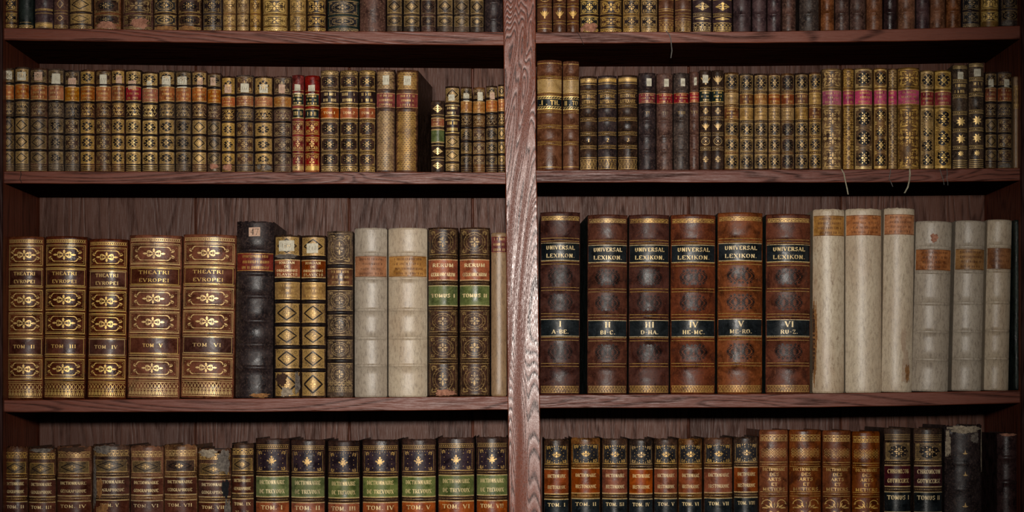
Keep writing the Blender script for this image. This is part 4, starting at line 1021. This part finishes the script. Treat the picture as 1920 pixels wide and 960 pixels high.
# ---- lowest shelf left
r = []
for (x0, x1, t, n, k) in ((6, 49, 838, 'II', {}), (50.5, 101.5, 840, 'III', dict(torn=[(.0, .03, -.9, .9, 'grey')])), (103, 168, 837, 'IV', dict(lea='orangebrown', torn=[(.0, .04, -.9, .9, 'dark')])),
        (170.5, 240, 834, 'V', dict(torn=[(.0, .06, -.98, .2, 'grey'), (.05, .42, -.98, -.72, 'grey'), (.2, .34, -.75, -.35, 'tan'), (.36, .5, -.85, .05, 'tan')])), (241.5, 303.5, 836, 'VI', dict(lea='orangebrown')), (305, 367, 834, 'VII', dict(lea='brown_t', ground='brown')),
        (369, 431, 841, 'VIII', dict(torn=[(.0, .17, .15, .98, 'grey'), (.0, .06, -.98, .3, 'pale'), (.19, .33, .45, .9, 'black'), (.3, .6, .6, .98, 'grey')])), (433, 474.5, 831, 'IX', dict(lea='brown_d'))):
    r.append((x0, x1, t, geo(n, **k), {'II': 'gilt lozenge book lettered TOM. II at edge', 'III': 'gilt book lettered TOM. III with frayed head', 'IV': 'orange-brown gilt book lettered TOM. IV', 'V': 'gilt book with grey torn left side', 'VI': 'gilt lozenge book lettered TOM. VI', 'VII': 'dull gilt book lettered TOM. VII', 'VIII': 'gilt book with torn grey right side', 'IX': 'narrow gilt oval book before green-labelled ones'}[n], dict(group='worn gilt dictionary volumes with lozenges')))
for (x0, x1, t, n) in ((477, 541, 822, 'I'), (543.5, 608, 824, 'II'), (613, 673.5, 826, 'III'), (678, 746.5, 824, 'IV'), (752, 817, 823, 'V'), (820.5, 889.5, 820, 'VI'), (893, 952, 819, 'VII')):
    r.append((x0, x1, t, trev(n), 'dark book, green label, orange label lettered TOM. ' + n, dict(group='green-labelled dictionary volumes')))
ROWS.append(('L4', 'lowest left shelf', r))
# ---- lowest shelf right
r = []
for (x0, x1, t, n, k) in ((1020, 1067, 823, 'I', {}), (1071, 1126, 821, 'II', dict(lea='brown_t')), (1129, 1177.5, 822, 'III', {}), (1180, 1225, 823, 'IV', {}), (1227, 1271, 822, 'V', {}), (1273, 1317.5, 822, 'VI', dict(lea='brown_t')), (1321, 1375, 821, 'VII', dict(lea='brown')), (1377, 1423, 819, 'VIII', {})):
    r.append((x0, x1, t, hist(n, **k), 'flowered dark book, rust label, lettered TOM. ' + n, dict(group='rust-labelled dictionary volumes')))
for (x0, x1, t, d) in ((1425, 1479, 806, 'red-brown METIERS volume beside the flowered set'), (1481.5, 1541.5, 806, 'widest red-brown METIERS volume'), (1544, 1597, 807, 'red-brown METIERS volume with pale edge nick'), (1599.5, 1652, 809, 'red-brown METIERS volume beside black book')):
    r.append((x0, x1, t, arts(), d, dict(group='red-brown METIERS volumes')))
r += [(1660, 1710.5, 802, chron('I'), 'black and gilt book lettered CHRONICON, TOMUS I', dict(group='two black and gilt chronicle volumes')), (1716, 1770, 803, chron('II'), 'black and gilt book lettered CHRONICON, TOMUS II', dict(group='two black and gilt chronicle volumes')),
 (1775, 1845, 797, dict(lea='black', gilt='mid', bands=[.22, .37, .55, .75], bandline=0, bh=.0006, comps=['', '', '', '', ''], free=[(.13, .19, 'X'), (.255, .315, 'X'), (.43, .5, 'X')], ragged=.006, torn=[(.0, .05, -.98, .98, 'pale'), (.02, .2, -.98, -.7, 'pale'), (.04, .11, .25, .8, 'grey'), (.0, .3, .9, .99, 'pale')]), 'black book with tattered pale head and flames', {}),
 (1872, 1911, 812, dict(lea='blackred', gilt='dull', bands=[.15, .3, .5, .7], bandline=0, comps=['', '', '', '', ''], ragged=.003, torn=[(.0, .02, -.9, .9, 'pink')]), 'worn black book in the dim corner', {})]
ROWS.append(('R4', 'lowest right shelf', r))
# ---- top shelf left
r = [(6, 31, -128, up('brown', 'P', 'mid'), 'brown tooled book'), (32.5, 61, -126, up('green_d', 'J', 'mid', g=False, bands=[], comps=['J'], inset=.75, lines=[.955]), 'dark green panelled book'), (63, 97.5, -130, up('plum', '', 'mid', lines=[.79, .8], tail=('solid', .93, .98)), 'plain maroon book with one gilt line'), (99, 126, -127, up('redbrown', 'E', 'mid', g=False), 'maroon book with gilt lozenge outline'),
 (127.5, 171.5, -129, up('brown_d', 'D', 'mid', 'gold'), 'bold gilt lozenge book'), (173, 224, -120, up('orangebrown', 'm', 'dull', 'brown', torn=[(.9, .99, -.8, .8, 'pink')], ragged=.003), 'broad worn book with scuffed orange foot'), (227, 284, -122, up('redbrown', 'Q', 'dull', 'brown', torn=[(.86, .98, -.4, .8, 'pink')]), 'broadest reddish worn book'), (286, 330, -126, up('brown_d', 'O', 'mid', 'navy', torn=[(.94, .995, -.9, .9, 'tan')]), 'dark book with dotted gilt ovals'),
 (331.5, 376, -124, up('brown', 'm', 'mid', 'brown', torn=[(.94, .995, -.9, .7, 'tan')]), 'worn book with black oval'), (379, 415, -127, up('slate', 'P', 'dull'), 'faded grey tooled book'), (417, 441.5, -128, up('tan', 'Q', 'mid', 'tan'), 'tan book with gilt all over'), (443.5, 466, -128, up('tan', 'Q', 'mid', 'tan'), 'slim tan gilt book'), (467.5, 488, -127, up('tan', 'P', 'mid', 'tan'), 'slimmest tan gilt book'),
 (491, 538, -124, up('goldbrown', 'Q', 'bright', 'golddull'), 'broad richly gilt book'), (542.5, 573, -125, up('goldbrown', 'Q', 'mid', 'golddull'), 'gilt book with red-brown bands'), (575, 610.5, -125, up('brown_d', 'Q', 'mid', 'dark'), 'dark book with pale gilding'), (612.5, 672, -120, up('green_d', 'O', 'dull', 'navy'), 'broad black-green gilt book'), (673.5, 722, -126, up('redbrown', '', 'dull', bands=[], comps=['']), 'plain rough pinkish brown book'),
 (725, 753.5, -127, up('brown_g', 'D', 'mid', 'golddull', tail=None), 'gilt lozenge book beside rough pinkish one'), (756, 787, -128, up('brown_g', 'D', 'mid', 'golddull', tail=None), 'broader gilt lozenge book'), (789, 817, -127, up('redbrown', 'D', 'dull', 'brown', tail=None), 'dull reddish lozenge book'), (819, 849, -129, up('brown_g', 'D', 'mid', 'golddull', tail=None), 'olive gilt lozenge book'), (850.5, 880, -128, up('brown_g', 'D', 'dull', 'golddull', tail=None), 'olive book with faint lozenges'), (881.5, 907, -126, up('brown_g', 'D', 'mid', 'golddull', tail=None), 'slim gilt lozenge book beside recessed dark one'), (909.5, 942, -120, up('black', '', 'dull', bandline=0, bh=.001, recess=.055, depth=.16), 'dark plain book pushed back beside centre post')]
r = [q + (dict(group='old books on the top left shelf'),) for q in r]
ROWS.append(('L1', 'top left shelf', r))
# ---- top shelf right
r = [(1007, 1035.5, -126, up('calf', 'V', 'mid', g=False, bands=[.2, .4, .55, .72, .89], comps=['', '', 'F', 'C', 'V', ''], tail=None, ground='navy', bandline=1, lines=[.95]), 'calf book with ring and gilt tulip, broadest such'), (1037, 1061.5, -126, up('calf', 'V', 'mid', g=False, bands=[.2, .4, .55, .72, .89], comps=['', '', 'F', 'C', 'V', ''], tail=None, ground='navy', bandline=1), 'calf book with ring and tulip, middle one'), (1063, 1086, -126, up('calf', 'V', 'mid', g=False, bands=[.2, .4, .55, .72, .89], comps=['', '', 'F', 'C', 'V', ''], tail=None, ground='navy', bandline=1), 'slim calf book with ring and tulip'),
 (1087.5, 1123, -125, up('brown_d', 'P', 'bright', 'navy', torn=[(.89, .995, -.7, .9, 'pink'), (.93, .99, -.95, -.5, 'pink')]), 'black gilt book with torn pink foot'), (1124.5, 1167, -124, up('brown_d', 'Q', 'mid', 'brown'), 'broad dark green-gold book'), (1168.5, 1200, -126, up('goldbrown', 'P', 'mid', 'dark'), 'gold book with dark rosettes'), (1202, 1233, -126, up('goldbrown', 'P', 'mid', 'dark'), 'gold book with dark rosettes beside calf one'),
 (1235.5, 1264, -127, up('calf', '', 'mid', lines=[.76, .78, .87], tail=('palm', .89, .985)), 'calf book with dark panel and gilt foot'), (1266, 1297, -127, up('calf', '', 'mid', lines=[.77, .86], tail=('net', .88, .985)), 'calf book with broad gilt foot'), (1299.5, 1335, -127, up('plum', 'Z', 'bright', g=False, tail=('palm', .9, .985), bandline=3, tailgap=.02), 'dark book with gilt lozenge flower'), (1337, 1373.5, -127, up('plum', 'Z', 'bright', g=False, tail=('palm', .9, .985), bandline=3, tailgap=.02), 'dark lozenge-flower book beside plain ones')]
for (x0, x1, lea, d) in ((1376, 1409, 'plum', 'broad plain plum-brown book'), (1411.5, 1437.5, 'plum', 'plain dark maroon book'), (1440, 1465, 'plum', 'plain maroon book with worn joints'), (1467.5, 1493, 'redbrown', 'plain red-brown book beside dark gap'), (1500, 1537, 'slate', 'broad plain slate book'), (1540, 1565, 'orangebrown', 'plain orange-brown book'), (1567, 1593, 'redbrown', 'reddish book with small gilt mark'), (1595, 1624.5, 'redbrown', 'plain dull red-brown book'), (1626, 1656, 'orangebrown', 'broad orange-brown scuffed book'), (1658.5, 1683, 'blackred', 'plain dark red book'), (1686, 1717.5, 'orangebrown', 'orange-brown book with black-edged joint'), (1719.5, 1744, 'plum', 'plain dark purple-brown book'), (1746, 1773.5, 'orangebrown', 'plain light tan-brown book'), (1776, 1803.5, 'orangebrown', 'plain tan-brown book before dotted one')):
    r.append((x0, x1, -127 - (x0 > 1600) * 4, up(lea, '', 'dull', bandline=0, bh=.001), d))
r += [(1806, 1838.5, -132, up('black', 'P', 'dull', 'navy'), 'black book with silvery dots'), (1841, 1875, -134, up('goldbrown', 'Q', 'bright', 'golddull', tail=None), 'book with bright golden pattern'), (1879, 1911, -136, up('slate', 'O', 'dull', 'dark', tail=None, torn=[(.93, .99, -.9, .2, 'grey')]), 'grey-green patterned book in corner')]
r = [q + (dict(group='old books on the top right shelf'),) for q in r]
ROWS.append(('R1', 'top right shelf', r))

# ribbons hanging over the shelf edge: (row, index) -> path relative to the foot of the spine
def rb(dx, y0, drops, wd=2.0, key='pale'):
    P = [(dx, 3, 0.8), (dx, -y0 - 0.2, 0.8), (dx + drops[0][0] * .15, -y0 - 1.4, -1)]
    return [(P + [(dx + a, -y0 - 1.6, -b) for a, b in drops], wd, key)]
RIB = {('R2', 18): lambda y: rb(13, y, [(4, 8), (7, 22), (10, 36), (12, 47)], 2.0, 'pale'), ('R2', 22): lambda y: rb(-8, y, [(-1, 8), (-3, 18), (1, 26), (4, 33)], 1.2, 'grey'), ('R2', 23): lambda y: rb(-4, y, [(0, 10), (-1, 22), (-4, 34), (-10, 45)], 2.6, 'pale'),
       ('R2', 25): lambda y: rb(-11, y, [(2, 8), (5, 16), (7, 24), (8, 30)], 1.0, 'grey') + rb(2, y, [(1, 8), (0, 18), (2, 26), (2, 31)], 1.0, 'grey'),
       ('R1', 7): lambda y: rb(-2, y, [(5, 6), (8, 14), (9, 26), (10, 36), (8, 50)], 1.8, 'grey'), ('R1', 2): lambda y: rb(6, y, [(5, 7), (9, 15), (11, 20), (13, 24)], 0.9, 'dark'), ('L2', 1): lambda y: rb(2, y, [(1, 6), (-1, 15), (2, 22)], 1.2, 'dark')}

ORD = ['zeroth', 'first', 'second', 'third', 'fourth', 'fifth', 'sixth', 'seventh', 'eighth', 'ninth', 'tenth', 'eleventh', 'twelfth', 'thirteenth', 'fourteenth', 'fifteenth', 'sixteenth', 'seventeenth', 'eighteenth']
seed = 100
for key, where, books in ROWS:
    N = len(books)
    for i, (x0, x1, top, sp_, desc, ex) in enumerate(books):
        seed += 1; rnd = random.Random(seed)
        sp2 = dict(sp_); sp2.update(ex)
        xm = (x0 + x1) / 2
        zb = Z(interp(SHELVES[key][0], xm + 0)) + 0.0001
        y0 = sp_.get('recess', 0.010) + rnd.random() * 0.006
        if (key, i) in RIB: sp2['ribbon'] = RIB[(key, i)](y0 / PX)
        if i < (N + 1) // 2: pos = (ORD[i + 1] + ' from left, ') if i else 'leftmost, '
        else: pos = (ORD[N - i] + ' from right, ') if i < N - 1 else 'rightmost, '
        sp2['label'] = desc + ', ' + pos + where
        sp2.setdefault('group', 'books on the ' + where)
        if len(sp2['label'].split()) > 16: print('LABEL LONG', sp2['label'])
        # the shelf front edge hides or shows the foot as the eye level asks: place by real height
        make_book('book', x0, x1, top, zb, y0, sp2, seed)
